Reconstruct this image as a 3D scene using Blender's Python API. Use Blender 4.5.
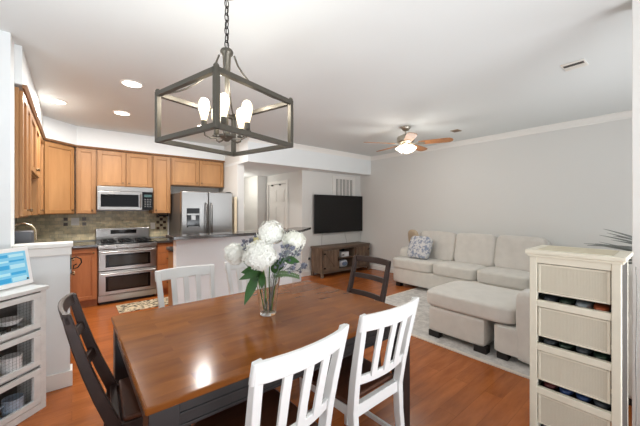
import bpy, bmesh, math, random
from mathutils import Vector, Matrix
random.seed(7)
for o in list(bpy.data.objects): bpy.data.objects.remove(o, do_unlink=True)
COL = bpy.context.scene.collection
PI = math.pi
def R(d): return math.radians(d)

# ---------------------------------------------------------------- camera, world, light
SC = bpy.context.scene
CAMH = 1.42
FPX = 301.0
cd = bpy.data.cameras.new('camera'); cam = bpy.data.objects.new('camera', cd); COL.objects.link(cam)
cd.sensor_width = 36; cd.lens = FPX/640*36; cd.clip_start = .02; cd.shift_y = -3.0/640
cam.location = (0, 0, CAMH); cam.rotation_euler = (R(90), 0, R(-39.5))
SC.camera = cam
SC.view_settings.view_transform = 'Standard'; SC.view_settings.look = 'None'
SC.view_settings.gamma = 1; SC.view_settings.use_curve_mapping = False
SC.view_settings.exposure = 0.07
w = bpy.data.worlds.new('world'); SC.world = w; w.use_nodes = True
w.node_tree.nodes['Background'].inputs[0].default_value = (.9, .96, 1, 1)
w.node_tree.nodes['Background'].inputs[1].default_value = .45
def area(name, loc, rot, sx, sy, power, col=(1, 1, 1), spread=180):
    l = bpy.data.lights.new(name, 'AREA'); l.shape = 'RECTANGLE'; l.size = sx; l.size_y = sy
    l.energy = power; l.color = col; l.spread = R(spread)
    o = bpy.data.objects.new(name, l); COL.objects.link(o); o.location = loc; o.rotation_euler = rot
    return o
# daylight from unseen patio doors and windows, plus added ceiling-fill lamps
area('daylight_patio', (1.5, -2.3, 1.35), (R(90), 0, 0), 3.2, 2.3, 6, (.92, .96, 1))
area('ceiling_fill_patio', (1.5, -2.25, .35), (R(116), 0, 0), 3.2, .7, 44, (.93, .96, 1), 80)  # added upward fill for the ceiling, narrowed to spare the chairs
area('ceiling_fill_right', (4.3, -2.25, .75), (R(125), 0, R(12)), 1.8, .5, 20, (.92, .96, 1), 110)  # added lamp lifting the ceiling on the right
area('ceiling_fill_left', (-1.7, .6, .65), (R(140), 0, R(-80)), 2.4, .5, 26, (.90, .96, 1), 90)  # added lamp lifting the ceiling from the left
area('daylight_window_right', (4.3, -2.3, 1.5), (R(90), 0, 0), 1.8, 1.8, 14, (.92, .96, 1))
area('daylight_window_left', (-1.75, .6, 1.5), (R(90), 0, R(-90)), 2.4, 1.9, 14, (.92, .96, 1))

# ---------------------------------------------------------------- helpers
def setp(b, k, v):
    if k in b.inputs: b.inputs[k].default_value = v
def s2l(c): return tuple(((x/255)/12.92 if x/255 <= .04045 else ((x/255+.055)/1.055)**2.4) for x in c)
def mat(name, rgb, rough=.5, metal=0, spec=None, trans=0, emit=None, es=0, coat=0, bump=0, bscale=200, var=0, vscale=6, ior=None, sheen=0):
    m = bpy.data.materials.new(name); m.use_nodes = True; nt = m.node_tree; b = nt.nodes['Principled BSDF']
    c = (*s2l(rgb), 1)
    b.inputs['Base Color'].default_value = c; b.inputs['Roughness'].default_value = rough; b.inputs['Metallic'].default_value = metal
    if trans: setp(b, 'Transmission Weight', trans)
    if spec is not None: setp(b, 'Specular IOR Level', spec)
    if coat: setp(b, 'Coat Weight', coat); setp(b, 'Coat Roughness', .15)
    if ior: b.inputs['IOR'].default_value = ior
    if sheen: setp(b, 'Sheen Weight', sheen)
    if emit: setp(b, 'Emission Color', (*s2l(emit), 1)); setp(b, 'Emission Strength', es)
    if var or bump:
        tc = nt.nodes.new('ShaderNodeTexCoord')
        if var:
            n = nt.nodes.new('ShaderNodeTexNoise'); n.inputs['Scale'].default_value = vscale; n.inputs['Detail'].default_value = 6
            r = nt.nodes.new('ShaderNodeValToRGB')
            r.color_ramp.elements[0].color = tuple(max(0, x*(1-var)) for x in c[:3])+(1,)
            r.color_ramp.elements[1].color = tuple(min(1, x*(1+var)) for x in c[:3])+(1,)
            r.color_ramp.elements[0].position = .3; r.color_ramp.elements[1].position = .7
            nt.links.new(tc.outputs['Object'], n.inputs['Vector']); nt.links.new(n.outputs['Fac'], r.inputs[0])
            nt.links.new(r.outputs[0], b.inputs['Base Color'])
        if bump:
            n = nt.nodes.new('ShaderNodeTexNoise'); n.inputs['Scale'].default_value = bscale; n.inputs['Detail'].default_value = 3
            bp = nt.nodes.new('ShaderNodeBump'); bp.inputs['Strength'].default_value = bump; bp.inputs['Distance'].default_value = .004
            nt.links.new(tc.outputs['Object'], n.inputs['Vector']); nt.links.new(n.outputs['Fac'], bp.inputs['Height'])
            nt.links.new(bp.outputs[0], b.inputs['Normal'])
    return m
def wood(name, a, bcol, rough=.35, axis='X', stretch=9, scale=3, coat=0, bump=.15, planks=None, dark=None, spec=None, pv=.22):
    """streaky wood; axis = grain direction; planks = (length, width, mortar)"""
    m = bpy.data.materials.new(name); m.use_nodes = True; nt = m.node_tree; L = nt.links; b = nt.nodes['Principled BSDF']
    tc = nt.nodes.new('ShaderNodeTexCoord'); mp = nt.nodes.new('ShaderNodeMapping')
    sc = {'X': (1, stretch, stretch), 'Y': (stretch, 1, stretch), 'Z': (stretch, stretch, 1)}[axis]
    mp.inputs['Scale'].default_value = sc
    L.new(tc.outputs['Object'], mp.inputs['Vector'])
    n = nt.nodes.new('ShaderNodeTexNoise'); n.inputs['Scale'].default_value = scale; n.inputs['Detail'].default_value = 8; n.inputs['Roughness'].default_value = .6
    r = nt.nodes.new('ShaderNodeValToRGB'); r.color_ramp.elements[0].position = .25; r.color_ramp.elements[1].position = .75
    r.color_ramp.elements[0].color = (*s2l(a), 1); r.color_ramp.elements[1].color = (*s2l(bcol), 1)
    L.new(n.outputs['Fac'], r.inputs[0])
    out = r.outputs[0]
    if planks:
        br = nt.nodes.new('ShaderNodeTexBrick'); mb = nt.nodes.new('ShaderNodeMapping')
        if axis == 'Y': mb.inputs['Rotation'].default_value = (0, 0, R(90))
        if axis == 'Z': mb.inputs['Rotation'].default_value = (R(90), 0, R(90)) if False else (0, R(90), 0)
        L.new(tc.outputs['Object'], mb.inputs['Vector']); L.new(mb.outputs[0], br.inputs['Vector'])
        br.inputs['Scale'].default_value = 1; br.inputs['Brick Width'].default_value = planks[0]; br.inputs['Row Height'].default_value = planks[1]
        br.inputs['Mortar Size'].default_value = planks[2]; br.inputs['Mortar Smooth'].default_value = 0.2
        br.offset = .37; br.squash = 1
        br.inputs['Color1'].default_value = (1-pv, 1-pv, 1-pv, 1); br.inputs['Color2'].default_value = (1+pv, 1+pv, 1+pv, 1)
        br.inputs['Mortar'].default_value = (.35, .3, .28, 1) if dark is None else (dark, dark, dark, 1)
        mx = nt.nodes.new('ShaderNodeMix'); mx.data_type = 'RGBA'; mx.blend_type = 'MULTIPLY'; mx.inputs[0].default_value = 1
        L.new(r.outputs[0], mx.inputs[6]); L.new(br.outputs['Color'], mx.inputs[7]); out = mx.outputs[2]
        ad = nt.nodes.new('ShaderNodeVectorMath'); ad.operation = 'ADD'    # shift grain from plank to plank
        L.new(mp.outputs[0], ad.inputs[0]); L.new(br.outputs['Color'], ad.inputs[1]); 
        sv = nt.nodes.new('ShaderNodeVectorMath'); sv.operation = 'SCALE'; sv.inputs['Scale'].default_value = 30
        L.new(br.outputs['Color'], sv.inputs[0]); L.new(sv.outputs[0], ad.inputs[1]); L.new(ad.outputs[0], n.inputs['Vector'])
    else:
        L.new(mp.outputs[0], n.inputs['Vector'])
    L.new(out, b.inputs['Base Color']); b.inputs['Roughness'].default_value = rough
    if spec is not None: setp(b, 'Specular IOR Level', spec)
    if coat: setp(b, 'Coat Weight', coat); setp(b, 'Coat Roughness', .12)
    if bump:
        bp = nt.nodes.new('ShaderNodeBump'); bp.inputs['Strength'].default_value = bump; bp.inputs['Distance'].default_value = .002
        L.new(n.outputs['Fac'], bp.inputs['Height']); L.new(bp.outputs[0], b.inputs['Normal'])
    return m

class MB:
    def __init__(s): s.bm = bmesh.new()
    def box(s, x0, x1, y0, y1, z0, z1, M=None, bev=0):
        vs = [s.bm.verts.new((x, y, z)) for x in (x0, x1) for y in (y0, y1) for z in (z0, z1)]
        idx = [(0, 1, 3, 2), (4, 6, 7, 5), (0, 4, 5, 1), (2, 3, 7, 6), (0, 2, 6, 4), (1, 5, 7, 3)]
        fs = [s.bm.faces.new([vs[i] for i in f]) for f in idx]
        if M is not None: bmesh.ops.transform(s.bm, matrix=M, verts=vs)
        if bev:
            es = list({e for f in fs for e in f.edges})
            bmesh.ops.bevel(s.bm, geom=es, offset=bev, segments=2, profile=.6, affect='EDGES')
        return s
    def cbox(s, c, d, rot=None, bev=0):
        M = Matrix.Translation(c) @ (rot.to_4x4() if rot is not None else Matrix.Identity(4))
        return s.box(-d[0]/2, d[0]/2, -d[1]/2, d[1]/2, -d[2]/2, d[2]/2, M, bev)
    def cyl(s, p0, p1, r0, r1=None, seg=16):
        return s.tube([p0, p1], [r0, r0 if r1 is None else r1], seg)
    def tube(s, pts, r, seg=10, caps=True, sx=1, sy=1):
        pts = [Vector(p) for p in pts]; n = len(pts)
        rs = r if isinstance(r, (list, tuple)) else [r]*n
        rings = []; up = None
        for i, p in enumerate(pts):
            t = (pts[min(i+1, n-1)]-pts[max(i-1, 0)]).normalized()
            if up is None:
                up = Vector((0, 0, 1)) if abs(t.z) < .9 else Vector((1, 0, 0))
            a = (up - t*up.dot(t)).normalized(); bb = t.cross(a); up = a
            rings.append([s.bm.verts.new(p+(a*math.cos(2*PI*k/seg)*sx+bb*math.sin(2*PI*k/seg)*sy)*rs[i]) for k in range(seg)])
        for i in range(n-1):
            for k in range(seg):
                s.bm.faces.new((rings[i][k], rings[i][(k+1) % seg], rings[i+1][(k+1) % seg], rings[i+1][k]))
        if caps:
            s.bm.faces.new(list(reversed(rings[0]))); s.bm.faces.new(rings[-1])
        return s
    def bar(s, pts, wx, wy, up=(0, 0, 1)):
        """rectangular section swept along pts; wx along side axis, wy along up axis"""
        pts = [Vector(p) for p in pts]; n = len(pts); up = Vector(up); rings = []
        for i, p in enumerate(pts):
            t = (pts[min(i+1, n-1)]-pts[max(i-1, 0)]).normalized()
            sd = t.cross(up).normalized(); u2 = sd.cross(t).normalized()
            a, c = (wx[i] if isinstance(wx, (list, tuple)) else wx)/2, (wy[i] if isinstance(wy, (list, tuple)) else wy)/2
            rings.append([s.bm.verts.new(p+sd*x*a+u2*y*c) for x, y in ((-1, -1), (1, -1), (1, 1), (-1, 1))])
        for i in range(n-1):
            for k in range(4): s.bm.faces.new((rings[i][k], rings[i][(k+1) % 4], rings[i+1][(k+1) % 4], rings[i+1][k]))
        s.bm.faces.new(list(reversed(rings[0]))); s.bm.faces.new(rings[-1]); return s
    def lathe(s, prof, seg=32, c=(0, 0, 0), M=None):
        rings = []; nv = []
        for r, z in prof:
            if r < 1e-6: rg = [s.bm.verts.new((c[0], c[1], c[2]+z))]
            else: rg = [s.bm.verts.new((c[0]+r*math.cos(2*PI*k/seg), c[1]+r*math.sin(2*PI*k/seg), c[2]+z)) for k in range(seg)]
            rings.append(rg); nv += rg
        for a, b in zip(rings, rings[1:]):
            for k in range(seg):
                k2 = (k+1) % seg
                if len(a) == 1 and len(b) == 1: continue
                if len(a) == 1: s.bm.faces.new((a[0], b[k2], b[k]))
                elif len(b) == 1: s.bm.faces.new((a[k], a[k2], b[0]))
                else: s.bm.faces.new((a[k], a[k2], b[k2], b[k]))
        if M is not None: bmesh.ops.transform(s.bm, matrix=M, verts=nv)
        return s
    def prism(s, poly, z0, z1, M=None):
        a = [s.bm.verts.new((x, y, z0)) for x, y in poly]; b = [s.bm.verts.new((x, y, z1)) for x, y in poly]; n = len(poly)
        s.bm.faces.new(list(reversed(a))); s.bm.faces.new(b)
        for i in range(n): s.bm.faces.new((a[i], a[(i+1) % n], b[(i+1) % n], b[i]))
        if M is not None: bmesh.ops.transform(s.bm, matrix=M, verts=a+b)
        return s
    def cushion(s, c, d, rot=None, e=4.5, n=10, puff=.0, sag=0):
        """rounded box: superellipsoid-like cube grid"""
        vm = {}; nv = []
        def V(p):
            k = tuple(round(x, 5) for x in p)
            if k in vm: return vm[k]
            x, y, z = p; m = max(abs(x), abs(y), abs(z))
            q = (abs(x)**e+abs(y)**e+abs(z)**e)**(1/e)
            sc = m/q if q else 1
            sc = 1/q if q else 1
            x, y, z = x*sc, y*sc, z*sc
            X, Y, Z = x*d[0]/2, y*d[1]/2, z*d[2]/2
            if puff: 
                g = (1-x*x)*(1-y*y); Z *= 1+puff*g
                g2 = (1-x*x)*(1-z*z); Y *= 1+puff*.25*g2
            v = s.bm.verts.new((X, Y, Z)); vm[k] = v; nv.append(v); return v
        g = [-1+2*i/n for i in range(n+1)]
        for ax in range(3):
            for sg in (-1, 1):
                for i in range(n):
                    for j in range(n):
                        q = []
                        for a, b in ((g[i], g[j]), (g[i+1], g[j]), (g[i+1], g[j+1]), (g[i], g[j+1])):
                            p = [0, 0, 0]; p[ax] = sg; p[(ax+1) % 3] = a; p[(ax+2) % 3] = b; q.append(V(p))
                        if sg < 0: q.reverse()
                        s.bm.faces.new(q)
        M = Matrix.Translation(c) @ (rot.to_4x4() if rot is not None else Matrix.Identity(4))
        bmesh.ops.transform(s.bm, matrix=M, verts=nv); return s
    def build(s, name, m, parent=None, smooth=False, bev=0, loc=None, angle=40):
        bmesh.ops.recalc_face_normals(s.bm, faces=s.bm.faces)
        me = bpy.data.meshes.new(name); s.bm.to_mesh(me); s.bm.free(); me.materials.append(m)
        o = bpy.data.objects.new(name, me); COL.objects.link(o)
        if parent is not None: o.parent = parent
        if loc: o.location = loc
        if smooth:
            for p in me.polygons: p.use_smooth = True
            me.set_sharp_from_angle(angle=R(angle))
        if bev:
            md = o.modifiers.new('bevel', 'BEVEL'); md.width = bev; md.segments = 2; md.limit_method = 'ANGLE'; md.angle_limit = R(50)
        return o
def thing(name, label, cat, loc=(0, 0, 0), rz=0, group=None):
    o = bpy.data.objects.new(name, None); COL.objects.link(o); o.empty_display_size = .1
    o.location = loc; o.rotation_euler = (0, 0, rz); o['label'] = label; o['category'] = cat
    if group: o['group'] = group
    return o
def tag(o, label, cat, group=None):
    o['label'] = label; o['category'] = cat
    if group: o['group'] = group
    return o
def struct(name, mb, m, **k):
    o = mb.build(name, m, **k); o['kind'] = 'structure'; return o
def dup(root, loc, rz, label):
    r = root.copy(); COL.objects.link(r); r.location = loc; r.rotation_euler = (0, 0, rz); r['label'] = label
    for ch in list(root.children):
        c = ch.copy(); COL.objects.link(c); c.parent = r
        for g in list(ch.children):
            d = g.copy(); COL.objects.link(d); d.parent = c
    return r
def RZ(a): return Matrix.Rotation(a, 3, 'Z')
def RX(a): return Matrix.Rotation(a, 3, 'X')
def RY(a): return Matrix.Rotation(a, 3, 'Y')

# ---------------------------------------------------------------- materials
WALL = mat('wall_paint_greige', (225, 225, 222), .85, bump=.05, bscale=300)
KWALL = mat('wall_paint_white', (234, 238, 239), .85, bump=.05, bscale=300)
CEIL = mat('ceiling_paint', (218, 222, 221), .9, bump=.04, bscale=400)
TRIM = mat('trim_white', (238, 237, 233), .45)
FLOOR = wood('cherry_laminate', (138, 72, 30), (184, 106, 50), .26, 'X', 5, 2.6, bump=.02, planks=(1.25, .125, .0012), spec=.38, dark=.6, pv=.10)
CABW = wood('maple_cabinet', (154, 109, 66), (174, 128, 81), .42, 'Z', 7, 2.5, bump=.03)
BASEW = wood('maple_base_cabinet', (160, 96, 54), (180, 114, 68), .42, 'Z', 7, 2.5, bump=.03)  # redder copy of the maple; tone is partly light put into the colour
CABP = wood('maple_panel', (168, 121, 76), (188, 141, 93), .42, 'Z', 7, 1.8, bump=.03)
TABLE = wood('walnut_top', (102, 54, 20), (146, 88, 38), .17, 'X', 3, 2.5, bump=0, planks=(.42, .085, .0004), dark=.95, pv=.10, spec=.25)
BLACK = mat('black_painted_wood', (34, 31, 32), .36, bump=.03, bscale=60)
ESPR = mat('espresso_wood', (46, 30, 25), .42, spec=.35, bump=.04, bscale=60, var=.25, vscale=14)
SEATW = wood('dark_seat_wood', (56, 33, 23), (92, 54, 36), .3, 'X', 8, 3)
WHITE = mat('white_chair_paint', (232, 233, 232), .38)
STEEL = mat('stainless_steel', (172, 170, 168), .28, 1, bump=.02, bscale=40)
STEELD = mat('dark_steel', (110, 108, 106), .3, 1)
BGLASS = mat('black_glass', (12, 12, 14), .08, spec=.35)
OVENG = mat('oven_window_glass', (44, 38, 33), .1, spec=.4)
BLK = mat('black_plastic', (20, 20, 21), .4)
GRAN = mat('dark_granite', (66, 62, 60), .16, var=.7, vscale=90, spec=.6)
KNOB = mat('bronze_knob', (120, 96, 70), .35, .9)
BRZ = mat('brushed_bronze', (88, 84, 76), .42, .6)
SOFA = mat('sofa_linen', (215, 212, 204), .95, bump=.5, bscale=260, var=.05, vscale=9, sheen=.3)
SOFAB = mat('sofa_back_linen', (212, 208, 201), .95, bump=.5, bscale=240, var=.05, vscale=8, sheen=.3)
CREAM = mat('cream_distressed_paint', (228, 222, 204), .5, var=.04, vscale=12, bump=.08, bscale=30)
GREYW = mat('whitewashed_wood', (231, 232, 230), .6, var=.06, vscale=16, bump=.1, bscale=40)

# ---------------------------------------------------------------- room shell
H = 2.70
struct('floor', MB().box(-1.95, 5.75, -2.6, 9.2, -.06, 0), FLOOR)
struct('ceiling', MB().box(-1.95, 5.75, -2.6, 9.2, H, H+.06), CEIL)
XS = 5.6
struct('wall_right', MB().box(XS, XS+.12, -2.4, 5.32, 0, H), WALL)
# TV wall with the block behind it (closet) and the hall door on its left flank
struct('wall_tv', MB().box(3.79, XS, 5.2, 5.32, 0, H), WALL)
hd0, hd1, hdz = 5.80, 6.62, 2.04
struct('wall_hall_side', MB().box(3.79, 3.91, 5.32, hd0, 0, H).box(3.79, 3.91, hd1, 6.72, 0, H).box(3.79, 3.91, hd0, hd1, hdz, H), WALL)
struct('wall_hall_end', MB().box(3.54, 3.91, 6.72, 6.84, 0, H), WALL)
struct('wall_hall_flank', MB().box(3.54, 3.66, 6.84, 8.2, 0, H), WALL)
struct('wall_hall_back', MB().box(2.37, 3.66, 8.2, 8.32, 0, H), WALL)
struct('wall_hall_left', MB().box(2.37, 2.50, 6.32, 8.2, 0, H), WALL)
# lowered bulkhead over the hall and along the TV wall
SB = 2.27
struct('wall_bulkhead', MB().box(2.37, XS, 4.85, 5.2, SB, H).box(2.37, 3.79, 5.2, 8.2, SB, SB+.05), KWALL)
# kitchen
YK = 6.20; XL = -.63
struct('wall_kitchen_back', MB().box(XL-.12, 2.37, YK, YK+.12, 0, H), KWALL)
struct('wall_kitchen_left', MB().box(XL-.12, XL, 3.29, YK, 0, H), KWALL)
struct('wall_fridge_side', MB().box(2.37, 2.50, 5.28, 6.32, 0, SB).box(2.37, 2.50, 5.2, 6.32, SB+.051, H), WALL)
SOF = mat('soffit_paint', (226, 224, 220), .85)
# soffit over the upper cabinets, with the diagonal corner
struct('wall_soffit', MB().prism([(XL, 3.29), (-.30, 3.29), (-.30, 5.54), (.06, 5.90), (2.37, 5.90), (2.37, YK), (XL, YK)], 2.40, H), KWALL)
struct('wall_left', MB().box(-1.8, -.342, 3.10, 3.29, 0, H), KWALL)
struct('wall_far_left', MB().box(-1.92, -1.8, -2.4, -.6, 0, H).box(-1.92, -1.8, 1.8, 3.29, 0, H).box(-1.92, -1.8, -.6, 1.8, 0, .5).box(-1.92, -1.8, -.6, 1.8, 2.4, H), KWALL)
struct('wall_back', MB().box(-1.92, -.1, -2.52, -2.4, 0, H).box(3.1, 3.4, -2.52, -2.4, 0, H).box(5.2, XS+.12, -2.52, -2.4, 0, H)
       .box(-.1, 3.1, -2.52, -2.4, 2.5, H).box(3.4, 5.2, -2.52, -2.4, 0, .6).box(3.4, 5.2, -2.52, -2.4, 2.4, H), KWALL)
struct('wall_near_right', MB().box(2.62, 2.76, -1.0, .205, 0, H), TRIM, bev=.004)
# half wall beside the kitchen entry with its cap
struct('wall_half', MB().box(-.342, -.012, 3.17, 3.29, 0, 1.10), KWALL)
struct('trim_1', MB().box(-.341, .008, 3.135, 3.325, 1.125, 1.157).box(-.341, -.002, 3.15, 3.31, 1.06, 1.125), TRIM, bev=.006)

def crown(name, pts, z=H, s=.075):
    """simple cove run along pts, wall is to the right-hand side; profile grows down the wall and out"""
    mb = MB(); pts = [Vector((x, y, 0)) for x, y in pts]
    prof = [(0, 0), (s, 0), (s, -.012), (s*.75, -.02), (.022, -s*.85), (.018, -s-.01), (0, -s-.01)]
    rings = []
    n = len(pts)
    for i, p in enumerate(pts):
        d0 = (pts[i]-pts[i-1]).normalized() if i > 0 else (pts[1]-pts[0]).normalized()
        d1 = (pts[i+1]-pts[i]).normalized() if i < n-1 else d0
        n0 = Vector((-d0.y, d0.x, 0)); n1 = Vector((-d1.y, d1.x, 0)); nn = (n0+n1); nn = nn/(nn.dot(n0))
        rings.append([mb.bm.verts.new(p+nn*a+Vector((0, 0, z+c))) for a, c in prof])
    k = len(prof)
    for i in range(n-1):
        for j in range(k): mb.bm.faces.new((rings[i][j], rings[i][(j+1) % k], rings[i+1][(j+1) % k], rings[i+1][j]))
    mb.bm.faces.new(rings[0]); mb.bm.faces.new(list(reversed(rings[-1])))
    o = struct(name, mb, TRIM); return o
crown('trim_2', [(XS, -2.39), (XS, 4.85), (2.37, 4.85)])
struct('baseboard_right', MB().box(XS-.016, XS, -2.38, 5.2, 0, .10), TRIM, bev=.004)
struct('baseboard_tv', MB().box(3.79, XS-.016, 5.184, 5.2, 0, .10).box(3.774, 3.79, 5.184, 5.73, 0, .10), TRIM, bev=.004)
struct('baseboard_half', MB().box(-.326, .004, 3.154, 3.17, 0, .125).box(-.012, .004, 3.17, 3.29, 0, .125), TRIM, bev=.004)
struct('baseboard_left', MB().box(-1.8, -.326, 3.084, 3.10, 0, .125).box(-.342, -.326, 3.10, 3.17, 0, .125), TRIM, bev=.004)

# hall door (six panels) in its casing
DOORM = mat('door_white', (232, 230, 226), .5)
d = MB(); d.box(3.805, 3.845, hd0+.005, hd1-.005, .01, hdz-.005)
yy = [(hd0+.10, hd0+.36), (hd0+.46, hd0+.72)]
for a, b_ in yy:
    for z0, z1 in ((.2, .78), (.92, 1.5), (1.62, 1.9)):
        d.box(3.797, 3.806, a, b_, z0, z1); d.box(3.792, 3.798, a+.03, b_-.03, z0+.03, z1-.03)
dr = struct('door_1', d, DOORM, bev=.004)
o = MB().lathe([(0, 0), (.026, .0), (.028, .02), (.012, .035), (.012, .05), (0, .055)], 16, M=Matrix.Translation((3.792, hd0+.06, .98)) @ Matrix.Rotation(R(-90), 4, 'Y')).build('door_knob', KNOB, dr, smooth=True)
struct('trim_3', MB().box(3.772, 3.79, hd0-.07, hd0+.004, 0, hdz+.07).box(3.772, 3.79, hd1-.004, hd1+.07, 0, hdz+.07).box(3.772, 3.79, hd0, hd1, hdz-.004, hdz+.07), TRIM, bev=.004)
HINGE = mat('black_hinge', (28, 26, 25), .4, .6)
MB().box(3.766, 3.79, hd0+.25, hd0+.30, hdz-.04, hdz-.01).box(3.766, 3.79, hd0+.60, hd0+.65, hdz-.04, hdz-.01).build('door_hook', HINGE, dr)

# backsplash of small stone tiles
def tile_mat():
    m = bpy.data.materials.new('stone_mosaic_tile'); m.use_nodes = True; nt = m.node_tree; L = nt.links; b = nt.nodes['Principled BSDF']
    tc = nt.nodes.new('ShaderNodeTexCoord'); mp = nt.nodes.new('ShaderNodeMapping'); mp.inputs['Rotation'].default_value = (R(90), 0, 0)
    L.new(tc.outputs['Object'], mp.inputs['Vector'])
    br = nt.nodes.new('ShaderNodeTexBrick'); br.inputs['Scale'].default_value = 1; br.inputs['Brick Width'].default_value = .105; br.inputs['Row Height'].default_value = .052
    br.inputs['Mortar Size'].default_value = .002; br.inputs['Color1'].default_value = (*s2l((196, 184, 152)), 1); br.inputs['Color2'].default_value = (*s2l((226, 214, 184)), 1)
    br.inputs['Mortar'].default_value = (*s2l((165, 160, 145)), 1)
    n = nt.nodes.new('ShaderNodeTexNoise'); n.inputs['Scale'].default_value = 14; n.inputs['Detail'].default_value = 5
    r = nt.nodes.new('ShaderNodeValToRGB'); r.color_ramp.elements[0].position = .35; r.color_ramp.elements[1].position = .65
    r.color_ramp.elements[0].color = (.72, .74, .72, 1); r.color_ramp.elements[1].color = (1.1, 1.08, 1.02, 1)
    mx = nt.nodes.new('ShaderNodeMix'); mx.data_type = 'RGBA'; mx.blend_type = 'MULTIPLY'; mx.inputs[0].default_value = 1
    L.new(tc.outputs['Object'], n.inputs['Vector']); L.new(n.outputs['Fac'], r.inputs[0]); L.new(mp.outputs[0], br.inputs['Vector'])
    L.new(br.outputs['Color'], mx.inputs[6]); L.new(r.outputs[0], mx.inputs[7]); L.new(mx.outputs[2], b.inputs['Base Color'])
    b.inputs['Roughness'].default_value = .35
    bp = nt.nodes.new('ShaderNodeBump'); bp.inputs['Strength'].default_value = .4; bp.inputs['Distance'].default_value = .002
    L.new(br.outputs['Fac'], bp.inputs['Height']); bp.invert = True; L.new(bp.outputs[0], b.inputs['Normal'])
    return m
TILE = tile_mat()
struct('trim_4', MB().box(XL, 1.385, YK-.012, YK, .93, 1.40), TILE)          # tiled backsplash, back wall
struct('trim_5', MB().box(XL, XL+.012, 3.30, YK-.012, .93, 1.40), TILE)      # tiled backsplash, left wall
ACC = mat('dark_accent_tile', (84, 66, 54), .25); ACL = mat('pale_accent_tile', (186, 176, 150), .3)
mb = MB()
mb2 = MB()
for i in range(3):
    for j in range(5):
        (mb if (i+j) % 2 == 0 else mb2).box(1.20+i*.055, 1.20+i*.055+.05, YK-.018, YK-.011, 1.06+j*.055, 1.06+j*.055+.05)
for x in (.0-.10, .0+.13):
    for z in (1.17, 1.25): mb.box(x, x+.05, YK-.018, YK-.011, z, z+.05)
struct('trim_6', mb, ACC); struct('trim_7', mb2, ACL)

# ---------------------------------------------------------------- kitchen cabinets
def shaker(parent, M, w, h, knob=None, wood_=None, panel=None, kind='door'):
    """door in local frame: x along width (0..w), z up, front at -y; M places it; knob=(x,z)"""
    t = .024; f = min(.055, w*.22, h*.3)
    mb = MB()
    mb.box(0, f, -t, 0, 0, h, M).box(w-f, w, -t, 0, 0, h, M).box(f, w-f, -t, 0, 0, f, M).box(f, w-f, -t, 0, h-f, h, M)
    o = mb.build(kind, wood_ or CABW, parent, bev=.003)
    MB().box(f-.002, w-f+.002, -t+.017, -.001, f-.002, h-f+.002, M).build('panel', panel or CABP, o)
    if knob:
        MB().lathe([(0, 0), (.008, 0), (.006, .014), (.014, .02), (.013, .028), (0, .031)], 12, M=M @ Matrix.Translation((knob[0], -t, knob[1])) @ Matrix.Rotation(R(90), 4, 'X')).build('knob', KNOB, o, smooth=True)
    return o
def upper(label, x0, x1, z0, z1, ydoors, yf=5.88, yb=YK-.002, n=1, M=None, origin=None, rz=0, kn='r', depth=.30):
    """wall cabinet, root at left-front-bottom corner, local x along the front, y back"""
    w = x1-x0
    r = thing('wall_cabinet', label, 'cabinet', origin or (x0, yf+.02, z0), rz, 'maple wall cabinets')
    h = z1-z0
    MB().box(0.001, w-.001, 0, depth-.004 if origin else yb-yf-.02, 0, h).build('carcass', CABW, r)
    gap = .016; dw = (w-gap*(n+1))/n
    for i in range(n):
        xx = gap+i*(dw+gap)
        right = (kn == 'r') if n == 1 else (i == 0)
        shaker(r, Matrix.Translation((xx, 0, .012)), dw, h-.03, (dw-.035 if right else .035, .05))
    return r
Z0, Z1 = 1.357, 2.375
upper('narrow maple wall cabinet beside the corner, left of the microwave', .045, .297, Z0, Z1, None, kn='r')
upper('two-door maple wall cabinet above the microwave', .30, 1.078, 1.80, Z1, None, n=2)
upper('tall single-door maple wall cabinet right of the microwave, above the drawers', 1.081, 1.375, Z0, Z1, None, kn='l')
upper('two-door maple wall cabinet above the refrigerator', 1.378, 2.355, 1.87, Z1, None, n=2)
# diagonal corner cabinet
rc = thing('wall_cabinet', 'maple wall cabinet set diagonally across the kitchen corner', 'cabinet', (-.30, 5.54, Z0), R(45), 'maple wall cabinets')
dl = math.hypot(.34, .34)
MB().prism([(.012, .02), (dl-.012, .02), (dl+.19, .22), (.62, .43), (-.14, .43), (-.21, .24)], 0, Z1-Z0).build('carcass', CABW, rc)
shaker(rc, Matrix.Translation((.02, .018, .012)), dl-.04, Z1-Z0-.03, (dl-.085, .05))
# left run: face looks +X -> root rotated 90 degrees, local x runs along +Y
def left_upper(label, y0, y1, z0, n=1, kn='r'):
    return upper(label, 0, y1-y0, z0, Z1, None, origin=(-.30-.02, y0, z0), rz=R(90), n=n, kn=kn, depth=.31)
left_upper('maple wall cabinet on the left wall nearest the dining room', 3.30, 3.95, Z0, n=2)
left_upper('short maple wall cabinet over the sink on the left wall', 3.953, 4.95, 1.79, n=2)
left_upper('narrow maple wall cabinet on the left wall between the short one and the corner', 4.953, 5.53, Z0, n=1, kn='l')
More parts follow.
